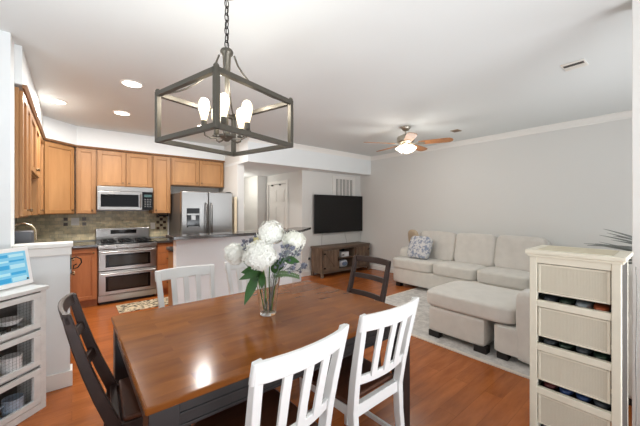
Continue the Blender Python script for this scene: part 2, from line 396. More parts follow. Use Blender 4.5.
# cornice on top of the cabinets
cm = mat('cabinet_cornice', (134, 96, 66), .5)
def strip(pts, z0, z1, out, back=.02):
    mb = MB(); pts = [Vector((x, y, 0)) for x, y in pts]; n = len(pts)
    rings = []
    for i, p in enumerate(pts):
        d0 = (pts[i]-pts[i-1]).normalized() if i > 0 else (pts[1]-pts[0]).normalized()
        d1 = (pts[i+1]-pts[i]).normalized() if i < n-1 else d0
        n0 = Vector((d0.y, -d0.x, 0)); n1 = Vector((d1.y, -d1.x, 0)); nn = n0+n1; nn = nn/nn.dot(n0)
        rings.append([mb.bm.verts.new(p+nn*a+Vector((0, 0, z))) for a, z in ((0, z0), (out*.4, z0), (out, z1), (0, z1))])
    for i in range(n-1):
        for j in range(4): mb.bm.faces.new((rings[i][j], rings[i][(j+1) % 4], rings[i+1][(j+1) % 4], rings[i+1][j]))
    mb.bm.faces.new(rings[0]); mb.bm.faces.new(list(reversed(rings[-1]))); return mb
cr = strip([(-.30, 3.30), (-.30, 5.54), (.04, 5.88), (2.36, 5.88)], 2.377, 2.403, .028).build('cabinet_cornice', cm)
tag(cr, 'wood cornice running along the top of all the kitchen wall cabinets', 'moulding')

# base cabinets, back run front plane y=5.50
YF = 5.50
def base(label, x0, x1, kind='door'):
    r = thing('base_cabinet', label, 'cabinet', (x0, YF+.02, 0), 0, 'maple base cabinets')
    w = x1-x0
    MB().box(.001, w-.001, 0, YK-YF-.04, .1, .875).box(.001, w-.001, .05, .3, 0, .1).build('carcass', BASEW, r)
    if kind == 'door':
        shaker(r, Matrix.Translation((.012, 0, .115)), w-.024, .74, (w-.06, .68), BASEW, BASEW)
    else:
        hs = [.14, .19, .19, .19]; z = .86
        for h in hs:
            z -= h+.006
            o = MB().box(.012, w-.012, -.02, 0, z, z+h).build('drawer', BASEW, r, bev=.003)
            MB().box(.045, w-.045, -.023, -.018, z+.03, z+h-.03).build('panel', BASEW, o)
            MB().lathe([(0, 0), (.008, 0), (.006, .014), (.014, .02), (.013, .028), (0, .031)], 12, M=Matrix.Translation((w/2, -.02, z+h/2)) @ Matrix.Rotation(R(90), 4, 'X')).build('knob', KNOB, o, smooth=True)
    return r
base('maple base cabinet with one door left of the range', -.10, .292)
base('maple base cabinet of four drawers right of the range', 1.074, 1.375, 'drawers')
r = thing('base_cabinet', 'long maple base cabinet along the left kitchen wall under the sink', 'cabinet', (XL+.60, 3.31, 0), R(90), 'maple base cabinets')
MB().box(.001, 2.17, 0, .585, .1, .875).box(.001, 2.17, .05, .3, 0, .1).build('carcass', CABW, r)
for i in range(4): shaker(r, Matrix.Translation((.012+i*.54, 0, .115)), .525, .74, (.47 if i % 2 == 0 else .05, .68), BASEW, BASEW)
ct = MB().prism([(XL+.013, 3.30), (XL+.63, 3.30), (XL+.63, 5.47), (.294, 5.47), (.294, YK-.013), (XL+.013, YK-.013)], .877, .915).build('countertop', GRAN, bev=.004)
tag(ct, 'dark granite worktop turning the corner from the sink wall to the range', 'countertop')
ct = MB().box(1.072, 1.385, 5.47, YK-.013, .877, .915).build('countertop', GRAN, bev=.004)
tag(ct, 'short dark granite worktop over the drawers between range and refrigerator', 'countertop')

# ---- range
rg = thing('kitchen_range', 'stainless double-oven range under the microwave', 'oven', (.297, YF, 0))
W = .772
MB().box(0, W, .03, .66, .05, .90).box(.02, W-.02, .08, .6, 0, .05).build('body', BLK, rg)
MB().box(0, W, 0.0, .03, .05, .14).build('kick_panel', STEEL, rg, bev=.003)
MB().box(-.002, W+.002, -.03, .05, .835, .895).box(0, .03, .05, .62, .895, .905).box(W-.03, W, .05, .62, .895, .905).build('control_fascia', STEEL, rg, bev=.006)
MB().box(0.0, W, .05, .60, .90, .912).build('cooktop', BGLASS, rg, bev=.003)
for z0, z1, a, c in ((.15, .50, .045, .035), (.51, .825, .045, .05)):
    d = MB().box(.004, W-.004, -.012, .03, z0, z1).build('oven_door', STEEL, rg, bev=.005)
    MB().box(.09, W-.09, -.017, -.010, z0+.05, z1-.075).build('window_surround', BGLASS, d, bev=.002)
    MB().box(.125, W-.125, -.020, -.016, z0+.075, z1-.10).build('oven_window', OVENG, d)
    MB().cyl((.035, -.05, z1-.035), (W-.035, -.05, z1-.035), .012).cyl((.06, -.01, z1-.035), (.06, -.05, z1-.035), .008).cyl((W-.06, -.01, z1-.035), (W-.06, -.05, z1-.035), .008).build('handle', STEEL, d, smooth=True)
g = MB()
for gx in (.07, .31, .55):
    w2 = .16 if gx != .31 else .15
    for k in range(3): g.box(gx+k*w2/2-.005, gx+k*w2/2+.005, .10, .56, .925, .938)
    for k in range(4): g.box(gx-.004, gx+w2+.004, .10+k*.15, .11+k*.15, .925, .938)
    for xx in (gx, gx+w2):
        for yy_ in (.105, .555): g.box(xx-.005, xx+.005, yy_-.005, yy_+.005, .910, .927)
g.build('burner_grates', BLK, rg)
for i in range(5):
    MB().cyl((.10+i*.143, -.03, .866), (.10+i*.143, -.058, .866), .021, .018, 16).build('knob', STEEL, rg, smooth=True)
bg = MB().box(0, W, .60, .665, .90, 1.115).build('backguard', STEEL, rg, bev=.008)
MB().box(.20, W-.20, .594, .602, 1.02, 1.085).build('display', BGLASS, bg)

# ---- microwave
mw = thing('microwave', 'stainless over-range microwave below the two-door wall cabinet', 'microwave', (.302, 5.82, 1.42))
W = .772; HM = .377
MB().box(0, W, .03, .375, 0, HM).build('body', BLK, mw)
MB().box(0, W, 0, .03, HM-.075, HM).build('vent_grille', STEEL, mw, bev=.004)
d = MB().box(0, .615, -.006, .03, .0, HM-.078).build('door', STEEL, mw, bev=.005)
MB().box(.045, .56, -.010, -.004, .05, HM-.125).build('window', BGLASS, d, bev=.003)
MB().cyl((.59, -.035, .03), (.59, -.035, HM-.11), .011).cyl((.59, 0, .05), (.59, -.035, .05), .007).cyl((.59, 0, HM-.13), (.59, -.035, HM-.13), .007).build('handle', STEEL, d, smooth=True)
cp = MB().box(.618, W, -.004, .03, 0, HM-.078).build('control_panel', BGLASS, mw, bev=.003)
MB().box(.64, W-.02, -.007, -.003, .22, .26).build('display', mat('dim_display', (60, 90, 90), .3), cp)
k = MB()
for i in range(3):
    for j in range(4): k.box(.645+i*.038, .645+i*.038+.024, -.006, -.003, .05+j*.038, .05+j*.038+.022)
k.build('keypad', STEELD, cp)

# ---- refrigerator
fr = thing('refrigerator', 'stainless french-door refrigerator behind the peninsula', 'refrigerator', (1.40, 5.30, 0))
W = .885; FH = 1.735
MB().box(.005, W-.005, .09, .84, .03, FH-.02).box(.03, W-.03, .12, .8, 0, .03).build('body', mat('fridge_side_grey', (92, 88, 84), .5), fr)
for i, (a, b_) in enumerate(((0, W/2-.003), (W/2+.003, W))):
    d = MB().box(a, b_, 0, .085, .72, FH).build('door', STEEL, fr, bev=.012)
    hx = W/2-.045 if i == 0 else W/2+.045
    MB().tube([(hx, -.005, .86), (hx, -.05, .90), (hx, -.055, 1.2), (hx, -.05, 1.50), (hx, -.005, 1.54)], .012).build('handle', STEELD, d, smooth=True)
    if i == 0:
        q = MB().box(.08, .29, -.006, .002, 1.13, 1.45).build('dispenser', BGLASS, d, bev=.004)
        MB().box(.085, .285, -.010, -.004, 1.335, 1.36).build('dispenser_trim', STEEL, q); MB().box(.10, .27, -.02, -.004, 1.13, 1.145).build('drip_tray', STEEL, q); MB().box(.15, .22, -.02, -.004, 1.25, 1.33).build('nozzle', STEEL, q)
fz = MB().box(0, W, 0, .085, .06, .71).build('freezer_drawer', STEEL, fr, bev=.012)
MB().tube([(.08, -.005, .63), (.12, -.05, .63), (W-.12, -.05, .63), (W-.08, -.005, .63)], .012).build('handle', STEELD, fz, smooth=True)
for hx0 in (.02, W-.09): MB().box(hx0, hx0+.07, .02, .12, FH-.001, FH+.012).build('hinge_cover', BLK, fr, bev=.003)
# cream folding board leaning between refrigerator and side wall
fb = MB().box(0, .025, 0, .5, 0, 1.66).build('folded_board', mat('cream_board', (226, 214, 188), .6), bev=.01, loc=(2.325, 5.245, 0)); tag(fb, 'tall cream board standing between the refrigerator and the wall', 'board')

# ---- peninsula with angled end
PEN = mat('peninsula_paint', (238, 244, 248), .75)
struct('wall_peninsula', MB().prism([(.99, 3.98), (2.70, 3.98), (3.16, 4.36), (3.06, 4.46), (2.66, 4.12), (.99, 4.12)], 0, 1.058), PEN)
struct('baseboard_peninsula', MB().prism([(.99, 3.964), (2.706, 3.964), (3.16, 4.34), (3.16, 4.359), (2.70, 3.979), (.99, 3.979)], 0, .09), TRIM)
bt = MB().prism([(.93, 3.87), (2.78, 3.87), (3.42, 4.41), (3.22, 4.64), (2.64, 4.25), (.93, 4.25)], 1.06, 1.10).build('bar_countertop', GRAN, bev=.005)
tag(bt, 'dark granite bar top on the white peninsula wall, with an angled end', 'countertop')
pc = thing('base_cabinet', 'maple base cabinet on the kitchen side of the peninsula', 'cabinet', (1.02, 4.13, 0), 0, 'maple base cabinets')
MB().box(0, 1.4, 0, .38, .1, .875).box(0, 1.4, .02, .33, 0, .1).build('carcass', CABW, pc)
tag(MB().box(1.0, 2.44, 4.125, 4.54, .877, .915).build('countertop', GRAN, bev=.004), 'lower dark granite worktop behind the raised bar of the peninsula', 'countertop')

# ---- small kitchen items
fa = thing('faucet', 'tall arched pale metal kitchen faucet behind the grey box', 'faucet', (-.50, 4.45, .915))
pts = [(0, 0, .02), (0, 0, .26)]+[(.10-.10*math.cos(a), 0, .26+.10*math.sin(a)) for a in [PI*k/8 for k in range(1, 9)]]+[(.20, 0, .18)]
MB().tube(pts, .012, 12).build('spout', mat('brushed_nickel', (214, 200, 176), .25, 1), fa, smooth=True)
MB().lathe([(0, 0), (.03, 0), (.03, .02), (.016, .04), (0, .04)], 16).build('base', STEEL, fa, smooth=True)
MB().cyl((0, -.01, .09), (0, -.08, .12), .008).build('lever', STEEL, fa, smooth=True)
cmk = thing('coffee_maker', 'dark grey boxy coffee maker on the counter behind the half wall', 'appliance', (-.315, 3.44, .915))
GP = mat('slate_plastic', (84, 86, 92), .45)
MB().box(-.10, .07, -.09, .09, 0, .03).box(-.10, -.02, -.09, .09, .03, .30).build('housing', GP, cmk, bev=.01)
MB().box(-.10, .07, -.09, .09, .22, .335).build('brew_head', GP, cmk, bev=.015)
MB().box(-.018, .06, -.06, .06, .03, .036).build('drip_tray', BLK, cmk)
OUT = mat('switch_plate_white', (232, 230, 224), .4)
def plate(label, M, w=.075, h=.118, cat='outlet'):
    o = MB().box(-w/2, w/2, -.006, 0, -h/2, h/2, M).build('outlet_plate', OUT, bev=.0015); tag(o, label, cat)
    MB().box(-.017, .017, -.009, -.005, .008, .044, M).box(-.017, .017, -.009, -.005, -.044, -.008, M).build('socket', OUT, o)
    return o
plate('white double switch plate on the tiled wall near the kitchen corner', Matrix.Translation((.04, YK-.0125, 1.235)), .10, .12, 'switch')
plate('white outlet on the tiled wall between range and refrigerator', Matrix.Translation((1.14, YK-.0125, 1.13)))
hk = thing('wall_hook', 'small dark scrolled metal hook on the end of the half wall', 'hook', (-.012, 3.23, .98))
a = [R(x) for x in range(-60, 250, 20)]
MB().box(0, .006, -.02, .02, -.05, .05).build('back_plate', HINGE, hk)
MB().tube([(.004, 0, .035), (.04, 0, .05), (.07, 0, .03), (.075, 0, 0), (.05, 0, -.04), (.02, 0, -.05), (.025, 0, -.02), (.045, 0, -.01)], .005, 8).build('scroll', HINGE, hk, smooth=True)
sp = thing('paper_towel_holder', 'small dark holder mounted under the wall cabinet right of the microwave', 'holder', (1.20, 6.0, Z0-.002))
MB().box(0, .16, 0, .04, -.012, 0).box(0, .008, 0, .04, -.05, -.012).box(.152, .16, 0, .04, -.05, -.012).build('bracket', BLK, sp)
MB().cyl((.008, .02, -.035), (.152, .02, -.035), .012).build('rod', BLK, sp, smooth=True)
# kitchen rug
def rug_mat(name, c1, c2, scale, mixp=.5):
    m = bpy.data.materials.new(name); m.use_nodes = True; nt = m.node_tree; L = nt.links; b = nt.nodes['Principled BSDF']
    tc = nt.nodes.new('ShaderNodeTexCoord'); v = nt.nodes.new('ShaderNodeTexVoronoi'); v.inputs['Scale'].default_value = scale; v.distance = 'CHEBYCHEV'
    n = nt.nodes.new('ShaderNodeTexNoise'); n.inputs['Scale'].default_value = scale*1.6; n.inputs['Detail'].default_value = 4
    r = nt.nodes.new('ShaderNodeValToRGB'); r.color_ramp.elements[0].position = mixp-.08; r.color_ramp.elements[1].position = mixp+.08
    r.color_ramp.elements[0].color = (*s2l(c1), 1); r.color_ramp.elements[1].color = (*s2l(c2), 1)
    ad = nt.nodes.new('ShaderNodeMath'); ad.operation = 'MULTIPLY_ADD'; ad.inputs[1].default_value = .35
    L.new(tc.outputs['Object'], v.inputs['Vector']); L.new(tc.outputs['Object'], n.inputs['Vector'])
    L.new(v.outputs['Distance'], ad.inputs[0]); L.new(n.outputs['Fac'], ad.inputs[2]); L.new(ad.outputs[0], r.inputs[0])
    L.new(r.outputs[0], b.inputs['Base Color']); b.inputs['Roughness'].default_value = .95
    bp = nt.nodes.new('ShaderNodeBump'); bp.inputs['Strength'].default_value = .5; bp.inputs['Distance'].default_value = .004
    n2 = nt.nodes.new('ShaderNodeTexNoise'); n2.inputs['Scale'].default_value = 220
    L.new(tc.outputs['Object'], n2.inputs['Vector']); L.new(n2.outputs['Fac'], bp.inputs['Height']); L.new(bp.outputs[0], b.inputs['Normal'])
    return m
tag(MB().box(.50, 1.30, 4.93, 5.36, 0, .008).build('kitchen_rug', rug_mat('rug_black_cream', (60, 54, 48), (212, 196, 166), 16, .62), bev=.002), 'small black and cream patterned rug on the floor before the range', 'rug')

# ---- recessed ceiling lights
LAMP = mat('downlight_lens', (255, 250, 240), .5, emit=(255, 246, 230), es=7)
TRW = mat('downlight_trim', (240, 238, 234), .5)
lab = ['round recessed ceiling light nearest the pendant lamp', 'round recessed ceiling light closest to the left wall cabinets', 'round recessed ceiling light farther back above the range', 'round recessed ceiling light above the refrigerator front']
for (x, y), l in zip(((.47, 3.56), (-.17+.03, 4.70), (.51, 4.72), (1.55, 4.68)), lab):
    t = thing('recessed_light', l, 'ceiling light', (x, y, H), 0, 'recessed kitchen lights')
    MB().lathe([(.085, -.0), (.105, -.0), (.105, -.004), (.085, -.010)], 32).build('trim_ring', TRW, t, smooth=True)
    MB().lathe([(0, -.003), (.086, -.003), (.086, -.006), (0, -.006)], 32).build('lens', LAMP, t)
    ld = bpy.data.lights.new('downlight', 'AREA'); ld.shape = 'DISK'; ld.size = .16; ld.energy = 20; ld.color = (1, .96, .91)
    lo = bpy.data.objects.new('downlight', ld); COL.objects.link(lo); lo.parent = t; lo.location = (0, 0, -.012)

# lamp added to brighten the hall, out of sight behind the bulkhead
hl = thing('hall_fill_lamp', 'added fill lamp, unseen, deep in the hallway', 'ceiling light', (2.95, 6.9, SB-.001))
MB().lathe([(0, 0), (.15, 0), (.15, -.02), (0, -.02)], 28).build('base', TRW, hl, smooth=True)
MB().lathe([(.14, -.02), (.13, -.05), (.09, -.075), (0, -.085)], 28).build('shade', mat('hall_fill_glass', (255, 250, 240), .4, emit=(255, 244, 226), es=3), hl, smooth=True)
ld = bpy.data.lights.new('hall_fill_light', 'POINT'); ld.energy = 11; ld.color = (1, .94, .86); ld.shadow_soft_size = .12
lo = bpy.data.objects.new('hall_fill_light', ld); COL.objects.link(lo); lo.parent = hl; lo.location = (0, 0, -.25)

# ---------------------------------------------------------------- dining table
TX0, TX1, TY0, TY1, TH = .185, 1.695, 1.12, 2.23, .77
tb = thing('dining_table', 'large dining table with brown planked top and black apron', 'table', ((TX0+TX1)/2, (TY0+TY1)/2, 0))
hx, hy = (TX1-TX0)/2, (TY1-TY0)/2
MB().box(-hx, hx, -hy, hy, TH-.028, TH).build('tabletop', TABLE, tb, bev=.006)
ap = MB()
for s in (-1, 1):
    ap.box(-hx+.02, hx-.02, s*(hy-.03)-.011, s*(hy-.03)+.011, TH-.125, TH-.029)
    ap.box(s*(hx-.03)-.011, s*(hx-.03)+.011, -hy+.05, hy-.05, TH-.125, TH-.029)
    ap.box(-hx+.015, hx-.015, s*(hy-.03)-.016, s*(hy-.03)+.016, TH-.125, TH-.112)
    ap.box(-hx+.015, hx-.015, s*(hy-.03)-.016, s*(hy-.03)+.016, TH-.075, TH-.068)
ap.build('apron', BLACK, tb, bev=.002)
for sx in (-1, 1):
    for sy in (-1, 1):
        cx, cy = sx*(hx-.06), sy*(hy-.06); m = MB()
        a = [(cx-.05, cy-.05), (cx+.05, cy-.05), (cx+.05, cy+.05), (cx-.05, cy+.05)]
        ox, oy = cx+sx*.05, cy+sy*.05; c = [(ox+(x-ox)*.62, oy+(y-oy)*.62) for x, y in a]
        m.box(cx-.05, cx+.05, cy-.05, cy+.05, TH-.14, TH-.029)
        v0 = [m.bm.verts.new((x, y, 0)) for x, y in c]; v1 = [m.bm.verts.new((x, y, TH-.14)) for x, y in a]
        m.bm.faces.new(list(reversed(v0))); m.bm.faces.new(v1)
        for i in range(4): m.bm.faces.new((v0[i], v0[(i+1) % 4], v1[(i+1) % 4], v1[i]))
        m.build('leg', BLACK, tb, bev=.003)

# ---------------------------------------------------------------- chairs (local: faces +y, origin on floor under seat centre)
def back_line(z):
    """y of the rear post centre line at height z"""
    if z < .45: return -.215 - .05*((.45-z)/.45)**1.6
    t = (z-.45)/.5
    return -.215 - .10*t**1.25
def taper(z): return .86+.14*max(0, z-.40)/.54
def post(x, ztop, w=.038, dpt=.03, m=None):
    pts = [(x*taper(z), back_line(z), z) for z in [0, .15, .3, .45, .6, .72, .84, ztop]]
    wy = [.034, .038, .042, .046, .042, .038, .034, .028]
    return pts, wy
def rail(z0, z1, halfw, bow, thick, n=9, arch=0):
    """curved back rail between posts, bowing backwards by bow"""
    m = MB(); rings = []
    for i in range(n):
        t = -1+2*i/(n-1); x = t*halfw; b = -bow*(1-t*t)
        a = arch*(1-t*t)
        ring = []
        for z, s in ((z0, -1), (z0, 1), (z1+a, 1), (z1+a, -1)):
            ring.append(m.bm.verts.new((x, back_line(z)+b+s*thick/2, z)))
        rings.append(ring)
    for i in range(n-1):
        for k in range(4): m.bm.faces.new((rings[i][k], rings[i][(k+1) % 4], rings[i+1][(k+1) % 4], rings[i+1][k]))
    m.bm.faces.new(list(reversed(rings[0]))); m.bm.faces.new(rings[-1]); return m
def seat_mesh(wf, wb, y0, y1, z0, z1):
    m = MB(); n = 8
    poly = [(-wb, y0), (wb, y0)]+[(wf+.0, y0+(y1-y0)*.8)]
    for i in range(n+1):
        t = 1-2*i/n; poly.append((wf*t, y1-.035*t*t*t*t))
    poly.append((-wf, y0+(y1-y0)*.8))
    return m.prism(poly, z0, z1)
def white_chair(label, loc, rz):
    t = thing('dining_chair', label, 'chair', loc, rz, 'white slat-back dining chairs'); HW = .211
    for s in (-1, 1):
        pts, wy = post(s*HW, .940)
        m = MB().bar(pts, .036, wy, up=(0, 1, 0)); m.build('rear_leg', WHITE, t, bev=.004)
    rail(.862, .943, HW+.022, .042, .022, arch=.004).build('top_rail', WHITE, t, bev=.006, smooth=True)
    rail(.575, .622, HW*.90-.01, .024, .018).build('lower_rail', WHITE, t, bev=.004, smooth=True)
    for i in range(3):
        x = (-1+i)*.098; q = x/HW; b = -.034*(1-q*q)
        MB().bar([(x*taper(z), back_line(z)+b, z) for z in (.61, .70, .78, .875)], .040, .012, up=(0, 1, 0)).build('slat', WHITE, t, bev=.002)
    seat_mesh(.215, .190, -.185, .235, .455, .48).build('seat', SEATW, t, bev=.008)
    f = MB().box(-HW*.86, HW*.86, -.225, -.195, .405, .465).box(-.185, .185, .165, .187, .405, .454)
    for s in (-1, 1): f.box(s*.182-.010, s*.182+.010, -.2, .17, .405, .454)
    f.build('seat_frame', WHITE, t, bev=.003)
    for s in (-1, 1): MB().bar([(s*.178, .178, 0), (s*.180, .178, .25), (s*.182, .178, .454)], [.026, .032, .038], [.026, .032, .038], up=(0, 1, 0)).build('front_leg', WHITE, t, bev=.004)
    MB().box(-.175, .175, .17, .188, .20, .225).box(-.19, -.172, -.2, .17, .15, .175).box(.172, .19, -.2, .17, .15, .175).build('stretcher', WHITE, t, bev=.002)
    return t
c0 = white_chair('white slat-back chair in front of the table, left of the two nearest the camera', (.632, 1.19, 0), R(6))
dup(c0, (1.232, 1.245, 0), R(1), 'white slat-back chair nearest the right table leg on the camera side of the table')
dup(c0, (.73, 2.31, 0), R(180), 'white slat-back chair across the table, before the range and drawers')
dup(c0, (1.33, 2.38, 0), R(184), 'white slat-back chair across the table, mostly hidden behind the flower vase')
def black_chair(label, loc, rz):
    t = thing('dining_chair', label, 'chair', loc, rz, 'dark ladder-back dining chairs'); HW = .192
    global back_line
    for s in (-1, 1):
        pts = [(s*HW, bl2(z), z) for z in [0, .15, .3, .45, .6, .72, .84, .93, .985]]
        wy = [.034, .038, .044, .05, .046, .042, .038, .034, .03]
        MB().bar(pts, .032, wy, up=(0, 1, 0)).build('rear_leg', ESPR, t, bev=.004)
    sv = back_line; back_line = bl2
    for z0, z1, nm in ((.945, .99, 'top_rail'), (.80, .84, 'back_rail'), (.655, .695, 'back_rail')):
        rail(z0, z1, HW+(.016 if nm == 'top_rail' else -.01), .028, .02, arch=.006 if nm == 'top_rail' else 0).build(nm, ESPR, t, bev=.003, smooth=True)
    back_line = sv
    seat_mesh(.215, .190, -.185, .235, .455, .48).build('seat', SEATW, t, bev=.008)
    f = MB().box(-HW, HW, -.225, -.195, .405, .465).box(-.185, .185, .165, .187, .405, .454)
    for s in (-1, 1): f.box(s*.185-.010, s*.185+.010, -.2, .17, .405, .454)
    f.build('seat_frame', ESPR, t, bev=.003)
    for s in (-1, 1): MB().bar([(s*.178, .178, 0), (s*.180, .178, .25), (s*.182, .178, .454)], [.026, .032, .038], [.026, .032, .038], up=(0, 1, 0)).build('front_leg', ESPR, t, bev=.004)
    MB().box(-.175, .175, .17, .188, .20, .225).box(-.19, -.172, -.2, .17, .15, .175).box(.172, .19, -.2, .17, .15, .175).build('stretcher', ESPR, t, bev=.002)
    return t
def bl2(z):
    if z < .45: return -.215 - .06*((.45-z)/.45)**1.6
    t = (z-.45)/.54
    return -.215 - .22*t + .05*t*t
b0 = black_chair('dark ladder-back chair at the left end of the table, nearest the half wall', (.375, 1.80, 0), R(-93))
dup(b0, (1.69, 1.79, 0), R(90), 'dark ladder-back chair at the right end of the table, before the living room')

# ---------------------------------------------------------------- vase with flowers
GLASS = mat('clear_glass', (250, 252, 250), .02, trans=1, ior=1.3)
WATER = mat('vase_water', (226, 232, 214), .03, trans=1, ior=1.2)
VX, VY, VZ = .946, 1.66, TH+.001
vs = thing('flower_vase', 'flared clear glass vase half full of stems standing on the table', 'vase', (VX, VY, VZ))
VH = .245
MB().lathe([(0, 0), (.048, 0), (.051, .01), (.062, .12), (.078, VH), (.074, VH), (.058, .12), (.046, .018), (0, .016)], 40).build('glass_body', GLASS, vs, smooth=True, angle=60)
PET = mat('hydrangea_petal', (240, 240, 233), .7, var=.03, vscale=30)
PETC = mat('hydrangea_cream', (236, 236, 226), .7)
STEM = mat('flower_stem_green', (88, 120, 52), .6)
LEAF = mat('leaf_green', (46, 88, 34), .45, var=.25, vscale=25)
THI = mat('thistle_blue_grey', (108, 112, 126), .7, var=.2, vscale=40)
THS = mat('thistle_stem', (128, 136, 138), .7)
BUP = mat('cream_bud', (214, 204, 150), .7)
def W2(u, v, zd):
    s = (u-320)/FPX; f = (.6361, .7716); r = (.7716, -.6361)
    return Vector((zd*(f[0]+s*r[0]), zd*(f[1]+s*r[1]), CAMH-(v-210)*zd/FPX))
RV = Vector((.7716, -.6361, 0)); FV = Vector((.6361, .7716, 0)); UP = Vector((0, 0, 1))
def loc_(a, b, c):   # metres right of / behind / above the vase foot as seen from the dining end
    return RV*a+FV*b+UP*c
def leaf_blade(m, base, tip, width, fold=.25, curl=.1):
    base, tip = Vector(base), Vector(tip); ax = tip-base; L_ = ax.length; ax.normalize()
    sd = ax.cross(-FV+UP*.35); sd = sd.normalized() if sd.length > .05 else RV.copy(); nn = sd.cross(ax).normalized(); n = 8; rows = []
    for i in range(n+1):
        t = i/n; w_ = width*math.sin(PI*min(1, t**.8))*.5+.0008
        p = base+ax*L_*t-UP*curl*L_*t*t
        rows.append([m.bm.verts.new(p+sd*w_*k+nn*abs(k)*w_*fold+nn*o) for k, o in ((-1, 0), (0, 0), (1, 0))]+[m.bm.verts.new(p+sd*w_*k+nn*abs(k)*w_*fold-nn*.0012) for k in (1, 0, -1)])
    for a, b in zip(rows, rows[1:]):
        for k in range(6): m.bm.faces.new((a[k], a[(k+1) % 6], b[(k+1) % 6], b[k]))
    return m
def bloom(c, r, seed, mt, parent):
    rnd = random.Random(seed); m = MB(); N = int(190*(r/.09)**1.6)
    for i in range(N):
        z = 1-2*(i+.5)/N; ph = i*2.39996; rr = math.sqrt(1-z*z)
        n = Vector((rr*math.cos(ph), rr*math.sin(ph), z*.86)); 
        p = Vector(c)+n*r*(1+rnd.uniform(-.10, .05))*(1+.07*math.sin(3*ph+seed)+.05*math.cos(5*z+seed))
        n.normalize(); a = n.orthogonal().normalized(); b = n.cross(a); th = rnd.uniform(0, PI); s = r*.17*rnd.uniform(.85, 1.2)
        n2 = (n+a*rnd.uniform(-.4, .4)+b*rnd.uniform(-.4, .4)).normalized(); a = n2.orthogonal().normalized(); b = n2.cross(a)
        c0_ = m.bm.verts.new(p)
        for k in range(4):
            t0 = th+k*PI/2
            def q(ang, rad, h): return m.bm.verts.new(p+(a*math.cos(ang)+b*math.sin(ang))*rad*s+n2*h*s)
            v1, v2, v3 = q(t0-.5, .75, .22), q(t0, 1.1, .12), q(t0+.5, .75, .22)
            m.bm.faces.new((c0_, v1, v2, v3))
    o = m.build('bloom', mt, parent)
    md = o.modifiers.new('thickness', 'SOLIDIFY'); md.thickness = .0012
    # inner core so no light leaks through the cluster
    MB().cushion(c, (r*1.75, r*1.75, r*1.55), e=2.0, n=6).build('bloom_core', mt, o, smooth=True)
    return o
def hydrangea(label, c, r, seed, mt, leaves=(), foot=(0, 0)):
    t = thing('hydrangea', label, 'flower', (VX, VY, VZ), 0, 'white hydrangeas in the vase')
    c = loc_(*c); f = loc_(foot[0], foot[1], .022)
    mid = loc_(foot[0]*.2+c.dot(RV)*.28, foot[1]*.2+c.dot(FV)*.28, .21)
    MB().tube([f, (f+mid)/2, mid, mid.lerp(c, .5)+UP*.01, c], .0038, 8).build('stem', STEM, t, smooth=True)
    bloom(c, r, seed, mt, t)
    for (a, b, w_) in leaves:
        m = MB(); leaf_blade(m, loc_(*a), loc_(*b), w_).build('leaf', LEAF, t, smooth=True, angle=80)
    return t
# offsets: px at depth ~1.88 -> .00625 m per px; vase foot at (268,314)
hydrangea('largest white hydrangea at the front centre of the vase', (-.032, -.08, .375), .094, 1, PET, [((-.06, -.03, .25), (-.125, -.09, .10), .058), ((-.02, -.05, .26), (-.02, -.10, .19), .04)], (-.012, 0))
hydrangea('white hydrangea at the top of the bouquet', (.012, .04, .50), .082, 2, PET, [((.03, 0, .3), (.08, .04, .33), .06)], (.01, .01))
hydrangea('white hydrangea hanging out at the left of the bouquet', (-.205, .02, .373), .074, 3, PET, [((-.06, 0, .27), (-.16, -.03, .275), .055), ((-.03, 0, .26), (-.105, -.05, .225), .055)], (-.025, .01))
hydrangea('white hydrangea leaning right in the bouquet', (.158, .03, .455), .070, 4, PETC, [((.10, 0, .34), (.20, -.01, .335), .05), ((.06, -.01, .27), (.105, -.03, .37), .055), ((.03, -.04, .27), (.08, -.08, .33), .05)], (.022, -.005))
hydrangea('small greenish white hydrangea between the left and top blooms', (-.075, .03, .44), .042, 5, BUP, [((-.04, -.02, .27), (-.17, -.04, .235), .045), ((-.05, -.03, .30), (-.115, -.06, .30), .05)], (-.01, .02))
rnd = random.Random(5)
spr = [(.10, -.04, .40), (.13, .0, .36), (.15, -.02, .30), (.22, .01, .28), (-.10, .03, .46), (.19, .02, .39), (.07, -.07, .32), (.14, -.06, .40), (-.14, -.02, .425)]
names_ = ['in front of the right bloom', 'below the right bloom', 'low on the right side', 'reaching farthest right', 'at the upper left', 'beside the right bloom', 'at the centre right', 'drooping on the right', 'above the left bloom']
for k, (a, b_, c_) in enumerate(spr):
    t = thing('thistle_sprig', 'blue-grey thistle sprig '+names_[k]+' of the bouquet', 'flower', (VX, VY, VZ), 0, 'thistle sprigs in the vase')
    e = loc_(a, b_, c_); f = loc_(rnd.uniform(-.025, .025), rnd.uniform(-.025, .025), .022); md_ = loc_(a*.28, b_*.28, .22)
    m = MB().tube([f, md_, md_.lerp(e, .5)+UP*.01, e], .0022, 6)
    heads = []
    for j in range(7):
        q = e+Vector((rnd.uniform(-.03, .03), rnd.uniform(-.03, .03), rnd.uniform(-.035, .035))); heads.append(q); m.tube([md_.lerp(e, .75), q], .0014, 5)
    m.build('stem', THS, t, smooth=True)
    m = MB()
    for q in heads:
        r_ = rnd.uniform(.008, .0125)
        for _ in range(14):
            d_ = Vector((rnd.gauss(0, 1), rnd.gauss(0, 1), rnd.gauss(0, 1))).normalized(); m.cyl(q, q+d_*r_*1.5, .0022, .0004, 4)
        m.cushion(q, (r_*1.5, r_*1.5, r_*1.8), e=2, n=3)
    m.build('flower_head', THI, t, smooth=True)
ft = thing('fern_frond', 'serrated green frond leaning right over the vase rim', 'leaf', (VX, VY, VZ))
m = MB(); p0 = loc_(.02, 0, .03); p1 = loc_(.04, -.01, .25); p2 = loc_(.20, -.03, .235)
m.tube([p0, p1, p1.lerp(p2, .4)+UP*.012, p2], .0018, 6)
